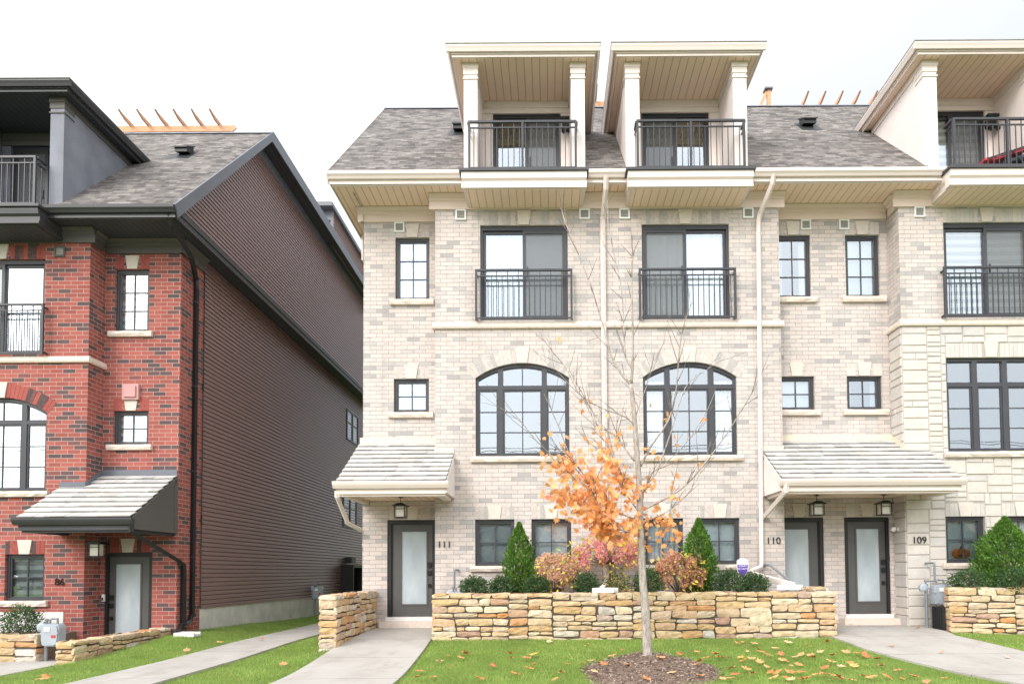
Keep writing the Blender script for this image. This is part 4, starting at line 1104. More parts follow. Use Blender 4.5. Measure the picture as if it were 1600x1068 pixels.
def hydrangea(x, y, z, c, r, heads, mat, label, nleaf=220, standard=False):
    t = thing('hydrangea_bush', label, 'flower bush', (x, y, z-.02), 'faded hydrangeas in the planter')
    st = MB()
    hp, hd = ell_shell(heads, c, r, .62, -.55)
    if standard: st.tube([(x, y, z-.05), (x+.01, y, z+.25), (x, y, c[2]-.15)], [.022, .02, .018], 7)
    for q in hp:
        b0 = Vector((x, y, (c[2]-.18) if standard else z-.03)); e = Vector(q); mid = b0.lerp(e, .55)+Vector((0, 0, -.03))
        st.tube([b0, mid, e], [.007, .005, .003], 5)
    st.build('stem', 'stem_bark', t)
    P = []; N = []
    for q, d in zip(hp, hd):
        k = 110; dd = rng.normal(size=(k, 3)); dd /= np.linalg.norm(dd, axis=1, keepdims=True)
        s = random.uniform(.065, .10); ax = np.array([s, s, s*1.25])
        P.append(q+dd*ax*rng.uniform(.75, 1.0, (k, 1))); N.append(np.cross(dd, rng.normal(size=(k, 3)))+dd*.5)
    sc_ = 1.0
    leaf_cloud('flower_head', mat, np.concatenate(P), np.concatenate(N), rng.uniform(.024, .040, sum(map(len, P))), t, .95)
    P, D = ell_shell(nleaf, c, np.array(r)*1.06, .72, -.8)
    leaf_cloud('foliage', 'yellow_leaf', P, D*.5+rng.normal(size=D.shape)*.5+(0, 0, -.4), rng.uniform(.06, .12, len(P)), t, .5)
hydrangea(.10, -.72, ZB, (.12, -.74, 1.52), (.44, .32, .40), 38, 'hydrangea_tan', 'tan and yellow hydrangea left of the pink one', 290)
hydrangea(1.18, -.55, ZB, (1.10, -.58, 1.93), (.74, .42, .38), 56, 'hydrangea_pink', 'pink hydrangea on a single stem behind the orange leaves', 420, True)
hydrangea(2.50, -.75, ZB, (2.52, -.78, 1.54), (.50, .32, .42), 44, 'hydrangea_rust', 'rusty brown hydrangea right of the maple trunk', 230)
t = thing('low_shrub', 'low yellowing green shrub just right of the splash block', 'shrub', (1.30, -.75, ZB-.02))
P, D = ell_shell(900, (1.30, -.75, ZB+.18), (.33, .25, .30), .3, -.6)
leaf_cloud('foliage', 'yellow_leaf', P[:330], D[:330]+rng.normal(size=(330, 3))*.6, rng.uniform(.03, .06, 330), t, .5)
leaf_cloud('green_foliage', 'boxwood_leaf', P[330:], D[330:]+rng.normal(size=D[330:].shape)*.6, rng.uniform(.03, .06, len(P)-330), t, .5)
mb = MB()
for k in range(8): mb.tube([(1.3, -.75, ZB-.05), (1.3+random.uniform(-.1, .1), -.75, ZB+.15), (1.3+random.uniform(-.28, .28), -.75+random.uniform(-.2, .2), ZB+.35)], [.006, .005, .002], 5)
mb.build('stem', 'stem_bark', t)

# ------------------------------------------------------------------ young maple
def inv(px, py, Yp):
    d = F+Rv*((px-860)/1060)-Uv*((py-852)/1060); s = (Yp+14)/d.y; return Vector((0, -14, 1.6))+d*s
TY = -4.0
TX, TZ = 1.42, .27
mt = thing('maple_tree', 'young maple with pale trunk and orange leaves on its lower branches', 'tree', (TX, TY, TZ-.05))
# limbs as (plan-true) points x, z on the trunk's own plane, with a depth swing per limb
BR = {}
def limb(pts, r0, r1, dy): return (pts, r0, r1, dy)
LIMBS = [
 ([(1013,1046),(1009,960),(1004,900),(1000,800),(998,745),(991,650),(986,600)], .078, .030, 0),
 ([(986,600),(972,585),(955,555),(940,500),(912,417),(885,352),(877,325)], .024, .005, .5),
 ([(986,600),(989,550),(987,450),(988,410),(993,385)], .026, .005, -.3),
 ([(987,575),(977,555),(975,520),(971,450),(960,400),(950,350),(949,312)], .016, .004, .9),
 ([(1001,728),(1015,700),(1045,655),(1056,612),(1061,555),(1067,512),(1082,472)], .020, .004, -.6),
 ([(1003,790),(1007,762),(1025,740),(1037,707),(1050,670),(1071,605),(1096,583),(1130,560)], .018, .004, .7),
 ([(1003,797),(1062,765),(1100,725),(1137,675),(1170,622),(1182,600)], .018, .004, -.8),
 ([(1002,815),(1040,800),(1075,770),(1098,730),(1110,690)], .013, .003, .3),
 ([(999,832),(987,831),(965,825),(951,813),(932,780),(921,760),(907,733),(889,707),(867,652),(850,615)], .019, .004, -.9),
 ([(921,760),(893,745),(880,735),(860,710),(835,685),(815,660),(788,640),(768,632)], .010, .003, -1.0),
 ([(999,800),(975,767),(963,742),(945,721),(930,697),(918,692),(905,672)], .013, .003, .5),
 ([(991,720),(973,695),(960,680),(945,668),(924,640),(900,607),(884,575),(866,552),(851,532),(842,518)], .015, .003, .8),
 ([(985,838),(966,838),(942,826),(927,807),(909,787),(893,778)], .011, .003, .2),
 ([(993,665),(975,650),(940,637),(907,617),(880,590),(862,570)], .012, .003, -.7),
 ([(1000,790),(985,760),(968,735),(950,700),(930,660),(912,625)], .012, .003, -.3),
 ([(992,655),(1000,630),(1012,598),(1020,570),(1040,530)], .010, .003, .6),
 ([(1001,750),(1030,730),(1065,700),(1100,650),(1118,610)], .011, .003, -.2),
 ([(998,812),(960,800),(925,795),(895,770),(862,720)], .012, .003, .6),
]
tb = MB(); tips = []; nodes = []
for pts, r0, r1, dy in LIMBS:
    n = len(pts); P3 = []
    base = pts[0]
    for i, (a, b) in enumerate(pts):
        t_ = i/(n-1); off = dy*t_**1.2
        if n == 8 and base == (921, 760): off = -.55-.5*t_
        P3.append(inv(a, b, TY+off))
    rs = [r0+(r1-r0)*(i/(n-1))**.7 for i in range(n)]
    # smooth the polyline
    Q = []; Rr = []
    for i in range(n-1):
        p0, p1, p2, p3 = P3[max(i-1, 0)], P3[i], P3[i+1], P3[min(i+2, n-1)]
        for k in range(4):
            u = k/4; Q.append(.5*((2*p1)+(p2-p0)*u+(2*p0-5*p1+4*p2-p3)*u*u+(3*p1-p0-3*p2+p3)*u**3)); Rr.append(rs[i]+(rs[i+1]-rs[i])*u)
    Q.append(P3[-1]); Rr.append(rs[-1]); tb.tube(Q, Rr, 9 if r0 > .03 else 6)
    if r0 < .03:
        for i in range(3, len(Q), 2): nodes.append((Q[i], (Q[i]-Q[i-2]).normalized(), Rr[i]))
trunk = tb.build('trunk', 'maple_bark', mt, smooth=True)
tw = MB(); twn = []
for q, d, r in nodes:
    for _ in range(random.choice((1, 1, 2))):
        L = random.uniform(.15, .55); s = Vector((random.gauss(0, 1), random.gauss(0, .8), random.gauss(.35, .6))).normalized()
        dir_ = (d*.9+s*.75).normalized(); p1 = q+dir_*L*.5+Vector((0, 0, .02)); p2 = q+dir_*L+Vector((0, 0, L*.14))
        rr = min(r*.7, .0058); tw.tube([q, p1, p2], [rr, rr*.8, .002], 4, cap=False); twn.append((p1, p2))
        if random.random() < .6:
            e = p1+(dir_+Vector((random.gauss(0, .6), random.gauss(0, .6), random.gauss(.2, .5)))).normalized()*L*.45; tw.tube([p1, e], [rr*.7, .0018], 4, cap=False); twn.append((p1, e))
tw.build('twigs', 'twig_bark', mt)
def proj(v):
    c = v-Vector((0, -14, 1.6)); w_ = c.dot(F); return 860+1060*c.dot(Rv)/w_, 852-1060*c.dot(Uv)/w_
# leaves: crowded on the low left limbs, a few elsewhere (plan positions, metres)
LP = []; LN = []
def addleaf(c, n, sx_, sy_, sz_):
    for _ in range(n):
        p = np.array([random.gauss(c[0], sx_), random.gauss(c[1], sy_), random.gauss(c[2], sz_)]); LP.append(p)
for (px, py), n, s in [(q[0], int(q[1]*.95), q[2]*1.1) for q in [((905,720),20,16),((940,740),46,22),((955,775),60,24),((925,790),48,22),((890,780),30,18),((965,815),50,20),((880,700),16,14),((985,800),30,16),((938,826),10,10),((900,805),16,14),((1025,815),34,18),((1045,830),24,14),((950,700),18,16),((960,846),7,8),((985,845),14,10),
                       ((990,825),24,12),((1005,845),8,8),((955,685),8,12),((1045,850),6,8)]]:
    c = inv(px, py, TY+random.uniform(-.35, .2)); addleaf(c, n, s/106, .22, s/106*.8)
for (px, py) in [(910,626),(925,628),(985,634),(984,645),(1016,633),(1043,642),(1101,656),(1075,685),(1055,690),(1053,678),(1012,708),(897,694),(872,528),(908,643),(942,650),(1062,720),(1040,760),(1052,757),(1140,690),(1094,718),(1090,722),(1043,655),(880,690),(858,727),(850,722),(1060,800),(1068,815)]:
    p = inv(px, py, TY+random.uniform(-.4, .4)); LP += [np.array(p)+rng.normal(size=3)*.02 for _ in range(random.choice((1, 2)))]
cand = [q for q, d, r in nodes]+[p for pr in twn for p in (pr[0], pr[1], pr[0].lerp(pr[1], .5))]
for q in cand:
    px, py = proj(q)
    e1 = ((px-932)/92)**2+((py-780)/74)**2; e2 = ((px-1030)/42)**2+((py-822)/34)**2
    k = 0
    if e1 < 1 or e2 < 1: k = random.choice((1, 2, 3, 4, 5))
    elif e1 < 2.2 and random.random() < .25: k = 1
    for _ in range(k): LP.append(np.array(q)+rng.normal(size=3)*(.055, .055, .04)-(0, 0, .03))
LP = np.array(LP); n = len(LP); print('leaves', n)
LN = rng.normal(size=(n, 3))*(.6, .5, .35)+(0, 0, -.75)
leaf_cloud('leaves', 'maple_leaf', LP, LN, rng.uniform(.055, .10, n), mt, 1.0, MAPLE)

# mulch ring round the trunk
mm = MB(); NR, NA = 14, 48; RR = 1.0
ring_p = []
for i in range(NR+1):
    r = RR*i/NR; row = []
    for k in range(NA):
        a = 2*math.pi*k/NA; rr = r*(1+.07*math.sin(3*a+1)+.05*math.sin(5*a))*(1-.22*math.sin(a)); x, y = TX+rr*math.cos(a), TY+rr*math.sin(a)
        hgt = .30*max(0, 1-(i/NR)**1.05)*(1-.2*math.exp(-(r/.14)**2))
        row.append((x, y, float(gz(x, y))+hgt-.015*(i == NR)+random.uniform(-.008, .008)))
    ring_p.append(row)
for i in range(NR):
    for k in range(NA): mm.face([ring_p[i][k], ring_p[i][(k+1) % NA], ring_p[i+1][(k+1) % NA], ring_p[i+1][k]])
mo = mm.build('mulch_mound', 'mulch_soil', merge=True, smooth=True); tag(mo, 'brown wood chip mound round the foot of the maple', 'mulch', kind='stuff')
n = 6500; rr = RR*np.sqrt(rng.uniform(0, 1.05, n)); aa = rng.uniform(0, 2*math.pi, n)
rw = rr*(1+.07*np.sin(3*aa+1)+.05*np.sin(5*aa))*(1-.22*np.sin(aa)); xx = TX+rw*np.cos(aa); yy = TY+rw*np.sin(aa)
zz = gz(xx, yy)+.30*np.maximum(0, 1-(rr/RR)**1.05)*(1-.2*np.exp(-(rr/.14)**2))+rng.uniform(0, .02, n)
leaf_cloud('chips', 'mulch_chip', np.stack([xx, yy, zz], 1), rng.normal(size=(n, 3))*(1, 1, .35), rng.uniform(.025, .075, n), mo, .22)

# ------------------------------------------------------------------ grass
def on_path(x, y):
    m = np.zeros(len(x), bool)
    for p in PATHS:
        r = sorted(p); yy = [q[0] for q in r]
        l = np.interp(y, yy, [q[1] for q in r]); rr_ = np.interp(y, yy, [q[2] for q in r]); m |= (x > l-.0) & (x < rr_+.0) & (y <= .5+15*(p is PATHS[2]))
    return m
def grass(x0, x1, y0, y1, dens):
    n = int((x1-x0)*(y1-y0)*dens); x = rng.uniform(x0, x1, n); y = rng.uniform(y0, y1, n)
    k = ~on_path(x, y)
    k &= ~((x > -2.2) & (x < 5.27) & (y > -1.5)); k &= ~((x > -4.0) & (x < -3.68) & (y > -2.27)); k &= ~((x > -4.02) & (y > .5)); k &= ~((x < -7.98) & (y > .5))
    k &= ~((x < -8.0) & (x > -8.4) & (y > -2.5)); k &= ~((x < -9.2) & (y > -1.5)); k &= ~((x > 7.55) & (y > -1.05-.209*(x-7.61)))
    k &= (x-TX)**2+(y-TY)**2 > (.93*(1-.22*np.sin(np.arctan2(y-TY, x-TX)))+.08*np.sin(3*np.arctan2(y-TY, x-TX)+1))**2
    return x[k], y[k]
gx = []; gy = []
for a in [(-4.0, 5.2, -6.0, -1.4, 3600), (5.0, 12, -6.0, -1, 2400), (-8.1, -4.0, -6.0, 4, 2300), (-14, -8.0, -6.0, -1.5, 1200), (-8, -4, 4, 14, 350), (-12, 14, -9, -6, 500)]:
    x, y = grass(*a); gx.append(x); gy.append(y)
gx = np.concatenate(gx); gy = np.concatenate(gy); n = len(gx)
P = np.stack([gx, gy, gz(gx, gy)-.004], 1); patch = .5+.5*np.sin(gx*1.7+np.sin(gy*2.1)*1.3)*np.cos(gy*1.9+gx*.6)
N = np.stack([rng.normal(0, .42, n), rng.normal(0, .42, n), np.ones(n)], 1)
leaf_cloud('grass', 'grass_blade', P, N, rng.uniform(.025, .06, n)*(.8+.4*patch), None, .10, [(-.5, 0, 0), (.5, 0, 0), (0, 1, .12)])
tag(bpy.data.objects['grass'], 'short green autumn lawn grass between the paths', 'grass', kind='stuff')

# ------------------------------------------------------------------ fallen leaves, one object each
metas = []
for k in range(4):
    mb = MB(); cur = random.uniform(.10, .30)
    pts = [((a+random.uniform(-.05, .05)), b-.4+random.uniform(-.05, .05)) for a, b, c in MAPLE]
    vs = [(0, 0, .02)]+[(a*.09, b*.09, cur*.09*(a*a+b*b)*2.2+random.uniform(0, .012)) for a, b in pts]
    mb.poly(vs, [(0, i+1, (i+1) % len(pts)+1) for i in range(len(pts))])
    me = bpy.data.meshes.new('fallen_leaf'); me.from_pydata(mb.v, [], mb.f); me.materials.append(M['fallen_leaf']); metas.append(me)
def drop(x, y, z, s, label, grp):
    o = bpy.data.objects.new('fallen_leaf', random.choice(metas)); COL.objects.link(o); o.location = (x, y, z); o.scale = (s, s, s)
    o.rotation_euler = (random.gauss(0, .22), random.gauss(0, .22), random.uniform(0, 6.28)); tag(o, label, 'leaf', grp)
LL = [(1190,1010),(1213,1004),(1203,1021),(1105,1029),(1158,1026),(1176,1030),(1162,1033),(1128,1028),(1220,1033),(1245,1027),(1265,1020),(1272,1027),(1300,1036),(1316,1043),(1333,1042),(1330,1036),(1145,1046),(1165,1048),(1177,1055),(1150,1055),(1197,1043),(1205,1052),(1215,1052),(1235,1052),(1250,1052),(1212,1061),(1228,1062),(1275,1056),(1287,1056),(1300,1058),(1310,1060),(1345,1058),(1362,1062),(1385,1060),
      (822,1028),(800,1028),(835,1041),(772,1043),(801,1054),(829,1047),(864,1064),(675,1060),(748,1063),(880,1052),(910,1038),(925,1034),(995,1026),(958,1022),(835,1017),(800,1013),(730,1012),(1055,1032),(1060,1015),(1120,1015),(1260,1002),(1235,1000),(1180,1000),(1340,1015),(1352,1022),(1372,1030),(1290,1045),(1400,1048),(1425,1058),(1320,1010),(1150,1000),(1090,1010),(690,1035),(718,1025),(660,1050),(1260,1064),(1330,1065),(1245,1040),(1190,1036),(1280,1010),(1380,1042),(1222,1015),(1300,1020),(1235,1064),(1140,1062),
      (290,1018),(68,1065),(70,1060),(345,1005),(410,1000),(440,1040)]
def ground_hit(px, py):
    d = F+Rv*((px-860)/1060)-Uv*((py-852)/1060); z = .15
    for _ in range(6): s = (z-1.6)/d.z; p = Vector((0, -14, 1.6))+d*s; z = float(gz(p.x, p.y))+.03
    return p.x, p.y, z
for px, py in LL:
    x, y, z = ground_hit(px+random.uniform(-3, 3), py+random.uniform(-1, 1)); drop(x, y, z+.02, random.uniform(1.0, 1.6), 'dry orange or tan maple leaf lying on the lawn', 'fallen leaves scattered over the lawn')
for k in range(35):
    x, y = random.uniform(-2, 5.4), random.uniform(-5.4, -1.7)
    if (x-TX)**2+(y-TY)**2 < 1.3: continue
    if random.random() < .45+.1*x: drop(x, y, float(gz(x, y))+.045, random.uniform(.6, 1.2), 'dry orange or tan maple leaf lying on the lawn', 'fallen leaves scattered over the lawn')
for a, r in [(-1.2, .35), (-.4, .7), (-2.2, .6), (-1.75, .95), (-.9, .95), (-2.7, .9), (-1.3, .8), (.2, .8), (3.4, .7)]:
    x, y = TX+r*math.cos(a), TY+r*math.sin(a); drop(x, y, float(gz(x, y))+.30*(1-(r/RR)**1.05)+.05, random.uniform(1, 1.5), 'curled maple leaf lying on the wood chip mound', 'leaves on the mulch mound')
for x, y in [(6.3, -3.0), (7.1, -3.4), (5.75, -2.5), (6.9, -1.0), (6.2, .1), (6.35, .05), (7.2, -.6), (7.3, -.5)]: drop(x, y, float(gz(x, y))+.05, random.uniform(.7, 1.0), 'dry maple leaf lying on the grey concrete path', 'leaves on the concrete path')
n = 260; x = rng.uniform(-1.7, 4.9, n); y = rng.uniform(-1.15, -.3, n)
leaf_cloud('leaf_litter', 'dry_leaf', np.stack([x, y, np.full(n, 1.16)], 1), rng.normal(size=(n, 3))*(1, 1, .3), rng.uniform(.05, .10, n), None, .9, MAPLE, top=(1.5, -.8, 1.15))
tag(bpy.data.objects['leaf_litter'], 'rust coloured leaf litter under the planter shrubs', 'leaf litter', kind='stuff')

# ------------------------------------------------------------------ fittings and small things
def lantern(x, y, ztop, label, k=1.0):
    t = thing('pendant_lantern', label, 'lantern', (x, y, ztop-.5), 'lanterns under the entrance canopies')
    z = ztop-.18; w = .105*k; fr = MB()
    fr.box(x-w*1.35, x+w*1.35, y-w*1.35, y+w*1.35, z-.015, z+.008)
    fr.prism([(x-w*1.25, z+.008), (x+w*1.25, z+.008), (x+w*.5, z+.05), (x-w*.5, z+.05)], 'y', y-w*.9, y+w*.9)
    fr.box(x-w*1.1, x+w*1.1, y-w*1.1, y+w*1.1, z-.25*k, z-.235*k)
    for sx_ in (-1, 1):
        for sy_ in (-1, 1): fr.box(x+sx_*w-.009, x+sx_*w+.009, y+sy_*w-.009, y+sy_*w+.009, z-.235*k, z-.015)
    fr.box(x-w, x+w, y-w-.006, y-w+.006, z-.075, z-.064)
    fr.build('frame', 'dark_metal', t)
    gl = MB(); gl.box(x-w*.72, x+w*.72, y-w*.72, y+w*.72, z-.225*k, z-.016); gl.build('lamp_glass', 'lamp_glass', t)
    ch = MB(); ch.tube([(x, y, z+.05), (x, y, ztop-.0)], .007, 6); ch.tube([(x, y, ztop-.02), (x, y, ztop)], .045, 12); ch.build('chain', 'dark_metal', t)
lantern(-3.05, -.20, 3.135, 'small black lantern hanging over the door numbered 111')
lantern(5.48, -.10, 3.135, 'black lantern hanging over the door numbered 110')
lantern(6.86, -.10, 3.135, 'black lantern hanging over the door numbered 109')
lantern(-9.25, -.18, 2.40, 'wide capped lantern hanging over the red house door', 1.1)

def gas_meter(x, y, zb, label, body_z, pipe_dx=-.28, riser=True, wall_y=0):
    t = thing('gas_meter', label, 'gas meter', (x, y, zb), 'grey utility gas meters')
    b = MB(); w, d = .165, .12
    prof = [(-.9, -.19), (-1, -.08), (-1, .02), (-1, .12), (-.86, .17), (-.5, .19), (.5, .19), (.86, .17), (1, .12), (1, .02), (1, -.08), (.9, -.19), (.5, -.22), (-.5, -.22)]
    b.prism([(x+a*w, body_z+c) for a, c in prof], 'y', y-d*.75, y+d*.75)
    b.prism([(x+a*w*.88, body_z+c*.9) for a, c in prof], 'y', y-d, y-d*.75); b.box(x-w*1.04, x+w*1.04, y-d*1.02, y+d*.8, body_z+.02, body_z+.035)
    b.build('meter_body', 'meter_grey', t)
    s = MB(); s.box(x+w*.25, x+w*.75, y-d*1.05, y-d*1.0, body_z-.06, body_z-.01); s.build('sticker', 'sticker_red', t)
    ix = MB(); ix.box(x-w*.5, x+w*.1, y-d*1.12, y-d*.99, body_z+.055, body_z+.13); ix.build('dial', 'white_plastic', t)
    p = MB(); px_ = x+pipe_dx; zt_ = body_z+.26
    p.tube([(px_, y, zb), (px_, y, body_z+.20)], .030, 10); p.tube([(px_, y, body_z+.20), (px_, y, zt_), (x-.07, y, zt_), (x-.07, y, body_z+.16)], .020, 8)
    p.tube([(x+.07, y, body_z+.16), (x+.07, y, zt_+.02), (x-.04, y, zt_+.02)], .02, 8)
    if riser: p.tube([(x-.10, y, zt_), (x-.10, y, zt_+.34), (x-.10, y, zt_+.36), (x-.06, wall_y-.01, zt_+.36)], .021, 8)
    for q in (zt_, body_z+.18, body_z-.1): p.tube([(px_, y, q-.02), (px_, y, q+.02)], .036, 10)
    p.build('pipe', 'pipe_grey', t)
    r = MB(); rx = px_-.07; rz = body_z+.13
    r.tube([(rx, y-.07, rz), (rx, y-.05, rz), (rx, y+.02, rz), (rx, y+.05, rz)], [.045, .082, .082, .05], 14); r.tube([(rx, y, rz), (px_+.06, y, rz)], .026, 8)
    r.build('regulator', 'meter_grey', t)
gas_meter(7.78, -.42, .40, 'gas meter at the end of the stone wall by door 109', 1.10)
gas_meter(-9.20, -1.40, 0.0, 'gas meter between two stone walls of the red house', .50, -.13, False)
gas_meter(-1.84, -.30, 1.05, 'gas meter sunk behind the planter beside number 111', 1.02, -.12, True)
gm = gas_meter(-7.72, 8.6, .05, 'distant gas meter on the brown siding in the gap', .95, -.12, False)
def mesh_panel():
    mb = MB(); mb.box(7.60, 7.62, -.84, -.44, .36, .86)
    for k in range(6): mb.box(7.585, 7.60, -.84+k*.075, -.83+k*.075, .36, .86)
    t = mb.build('mesh_panel', 'vent_black', top=(7.61, -.64, .36)); tag(t, 'black mesh panel standing behind the meter at door 109', 'panel')
mesh_panel()

# splash blocks
def splash(x, y, z, rot, label, tilt=0):
    mb = MB(); L, w = .21, .145
    mb.prism([(-w, 0), (w, 0), (w, .085), (w-.035, .085), (w-.06, .05), (-w+.06, .05), (-w+.035, .085), (-w, .085)], 'y', -L, L)
    mb.box(-w+.05, w-.05, L-.03, L, .051, .083)
    o = mb.build('splash_block', 'splash_concrete', top=(0, 0, 0)); o.location = (x, y, z); o.rotation_euler = (tilt, 0, rot)
    tag(o, label, 'splash block', 'concrete splash blocks'); return o
splash(1.02, -1.30, 1.20, R(68), 'white splash block under the spout by the maple', 0)
splash(4.48, -1.28, 1.235, R(62), 'white splash block at the planter corner before door 110', 0)
splash(-7.55, .15, .30, R(88), 'concrete splash block on grass under the black downspouts')

# yard sign
t = thing('yard_sign', 'white and purple shield sign standing in the planter', 'sign', (3.84, -.42, 1.12))
sg = MB(); cx_, cz_ = 3.84, 1.67
sg.prism([(cx_-.115, cz_-.04), (cx_-.10, cz_-.10), (cx_-.055, cz_-.17), (cx_, cz_-.21), (cx_+.055, cz_-.17), (cx_+.10, cz_-.10), (cx_+.115, cz_-.04), (cx_+.115, cz_+.12), (cx_+.07, cz_+.155), (cx_, cz_+.17), (cx_-.07, cz_+.155), (cx_-.115, cz_+.12)], 'y', -.43, -.42); sg.build('sign_panel', 'white_plastic', t)
sg = MB(); sg.prism([(cx_-.104, cz_-.04), (cx_-.09, cz_-.098), (cx_-.05, cz_-.16), (cx_, cz_-.195), (cx_+.05, cz_-.16), (cx_+.09, cz_-.098), (cx_+.104, cz_-.04), (cx_+.104, cz_+.045), (cx_-.104, cz_+.045)], 'y', -.434, -.4305); sg.build('purple_field', 'sign_purple', t)
text_mesh('lettering', 'SMART', .055, (cx_, -.436, cz_+.012), 'white_text', t, .0015); text_mesh('lettering', 'SECURITY', .048, (cx_, -.436, cz_-.045), 'white_text', t, .0015)
sg = MB(); sg.tube([(cx_, -.41, 1.08), (cx_, -.41, cz_+.1)], .008, 6); sg.build('stake', 'pipe_grey', t)

# short rail by door 110
t = thing('handrail', 'short dark handrail sloping down beside door 110', 'handrail', (4.62, -.35, 1.2))
hr = MB(); hr.tube([(4.40, -.02, 1.70), (4.40, -.28, 1.70), (4.43, -.34, 1.69), (4.66, -.55, 1.44), (4.70, -.58, 1.40)], .024, 8); hr.build('rail', 'pipe_grey', t)
hr = MB(); hr.tube([(4.68, -.57, 1.42), (4.68, -.57, .45)], .02, 8); hr.build('post', 'pipe_grey', t)

# wall lights, motion sensors, door bell: fixed to the houses
def motion(h, x, y, z):
    mb = MB(); wx = h.sx*x+h.tx
    for s in (-1, 1): mb.tube([(wx+s*.05, y-.02, z), (wx+s*.055, y-.07, z-.01), (wx+s*.06, y-.14, z-.02)], [.03, .042, .05], 10)
    mb.box(wx-.05, wx+.05, y-.04, y, z-.035, z+.035); mb.build('sensor_light', 'white_plastic', h.root)
motion(h86, -2.62, .5, 2.72); motion(h109, 7.30-9.73, .42, 2.46)
mb = MB(); mb.box(-9.55, -9.50, .45, .498, 1.02, 1.17); mb.build('door_bell', 'white_plastic', h86.root); mb = MB(); mb.box(-9.54, -9.51, .44, .449, 1.04, 1.10); mb.build('bell_button', 'hardware', h86.root)
def terrace_light(h, x):
    wx = h.sx*x+h.tx; mb = MB(); mb.box(wx-.09, wx+.09, .56, .69, 11.32, 11.50); mb.box(wx-.13, wx+.13, .50, .64, 11.50, 11.56); mb.tube([(wx-.07, .55, 11.32), (wx-.07, .48, 11.20)], .045, 8); mb.tube([(wx+.07, .55, 11.32), (wx+.07, .48, 11.20)], .045, 8)
    mb.build('wall_light', 'vent_black', h.root)
terrace_light(h111, .41); terrace_light(h109, .05)

# lounge chair on the terrace of 109
t = thing('lounge_chair', 'red and dark deck chair on the balcony of number 109', 'chair', (9.45, -.35, 9.60))
s = MB(); s.prism([(8.85, 9.86), (9.10, 9.88), (9.75, 10.10), (9.75, 10.16), (9.10, 9.935), (8.85, 9.91)], 'y', -.56, -.14); s.build('seat', 'chair_red', t)
s = MB(); s.prism([(9.2, 9.82), (9.95, 10.07), (9.95, 10.02), (9.22, 9.77)], 'y', -.58, -.12); s.build('under_sling', 'cloth_dark', t)
for yy in (-.59, -.11):
    s = MB(); s.tube([(8.85, yy, 9.61), (8.90, yy, 9.88), (9.95, yy, 10.22)], .015, 6); s.build('leg', 'rail_metal', t)
    s = MB(); s.tube([(9.75, yy, 9.61), (9.40, yy, 10.03)], .015, 6); s.build('leg', 'rail_metal', t)

# carved pumpkin decoration inside the lower stone window
t = thing('pumpkin_decoration', 'orange carved pumpkin decoration sitting inside the lower stone window', 'pumpkin', (8.56, .147, 1.815))
pk = MB(); nl, na = 9, 48; px0, py0, pz0 = 8.56, .147, 1.92; rows_ = []
for j in range(nl+1):
    ph = -math.pi/2+math.pi*j/nl; row = []
    for k in range(na):
        a = 2*math.pi*k/na; rb_ = 1+.07*abs(math.cos(a*4.5)); rr = math.cos(ph)**.7*rb_ if math.cos(ph) > 0 else 0
        row.append((px0+.185*rr*math.cos(a), py0+.030*rr*math.sin(a), pz0+.105*math.sin(ph)))
    rows_.append(row)
for j in range(nl):
    for k in range(na): pk.face([rows_[j][k], rows_[j][(k+1) % na], rows_[j+1][(k+1) % na], rows_[j+1][k]])
pk.build('pumpkin_body', 'pumpkin', t, merge=True, smooth=True)
s = MB(); s.tube([(px0, py0, pz0+.09), (px0+.01, py0, pz0+.15)], [.02, .014], 7); s.build('stem', 'stem_bark', t)
yf = py0-.034
for q in ([(-.09, .03), (-.04, .03), (-.06, .065)], [(.04, .03), (.09, .03), (.06, .065)]):
    e = MB(); e.prism([(px0+a, pz0+b) for a, b in q], 'y', yf, yf+.03); e.build('eye', 'cloth_dark', t)
e = MB(); e.prism([(px0-.10, pz0-.01), (px0-.05, pz0-.03), (px0, pz0-.02), (px0+.05, pz0-.03), (px0+.10, pz0-.01), (px0+.06, pz0-.06), (px0-.06, pz0-.06)], 'y', yf, yf+.03); e.build('mouth', 'cloth_dark', t)
lg = MB(); lg.box(8.27, 9.0, .142, .184, 1.79, 1.815); tag(lg.build('window_board', 'roller_blind', h109.root))

# ------------------------------------------------------------------ pergolas on the roof decks
def pergola(x0, x1, y, z, n, label, r0=.1, r1=.1):
    t = thing('pergola', label, 'pergola', ((x0+x1)/2, y+1, z-1.3), 'cedar pergolas on the roof decks')
    b = MB()
    for yy in (y, y+2.4):
        b.prism([(x0-.15, z), (x0-.25, z+.10), (x0-.22, z+.17), (x1+.22, z+.17), (x1+.25, z+.10), (x1+.15, z)], 'y', yy-.02, yy+.02); b.prism([(x0-.12, z-.05), (x0-.2, z+.05), (x1+.2, z+.05), (x1+.12, z-.05)], 'y', yy+.08, yy+.12)
    b.build('beam', 'cedar_wood', t)
    for xx in (x0+.25, x1-.25):
        for yy in (y+.05, y+2.4): p = MB(); p.box(xx-.06, xx+.06, yy-.02, yy+.07, z-1.3, z+.02); p.build('post', 'cedar_wood', t)
    for i in range(n):
        x = x0+r0+(x1-x0-r0-r1)*i/(n-1); r = MB()
        r.prism([(y-.55, z+.29), (y-.52, z+.305), (y-.38, z+.28), (y-.1, z+.285), (y+2.9, z+.285), (y+2.9, z+.175), (y+.02, z+.175), (y-.25, z+.185), (y-.45, z+.25)], 'x', x-.022, x+.022); r.build('rafter', 'cedar_wood', t)
    return t
pergola(-12.15, -9.05, 4.72, 14.06, 6, 'cedar pergola with pointed rafter tails above the red house roof', .35, .25)
pergola(7.15, 9.75, 4.9, 14.58, 6, 'cedar pergola with thin rafter tails behind the roof of number 109')
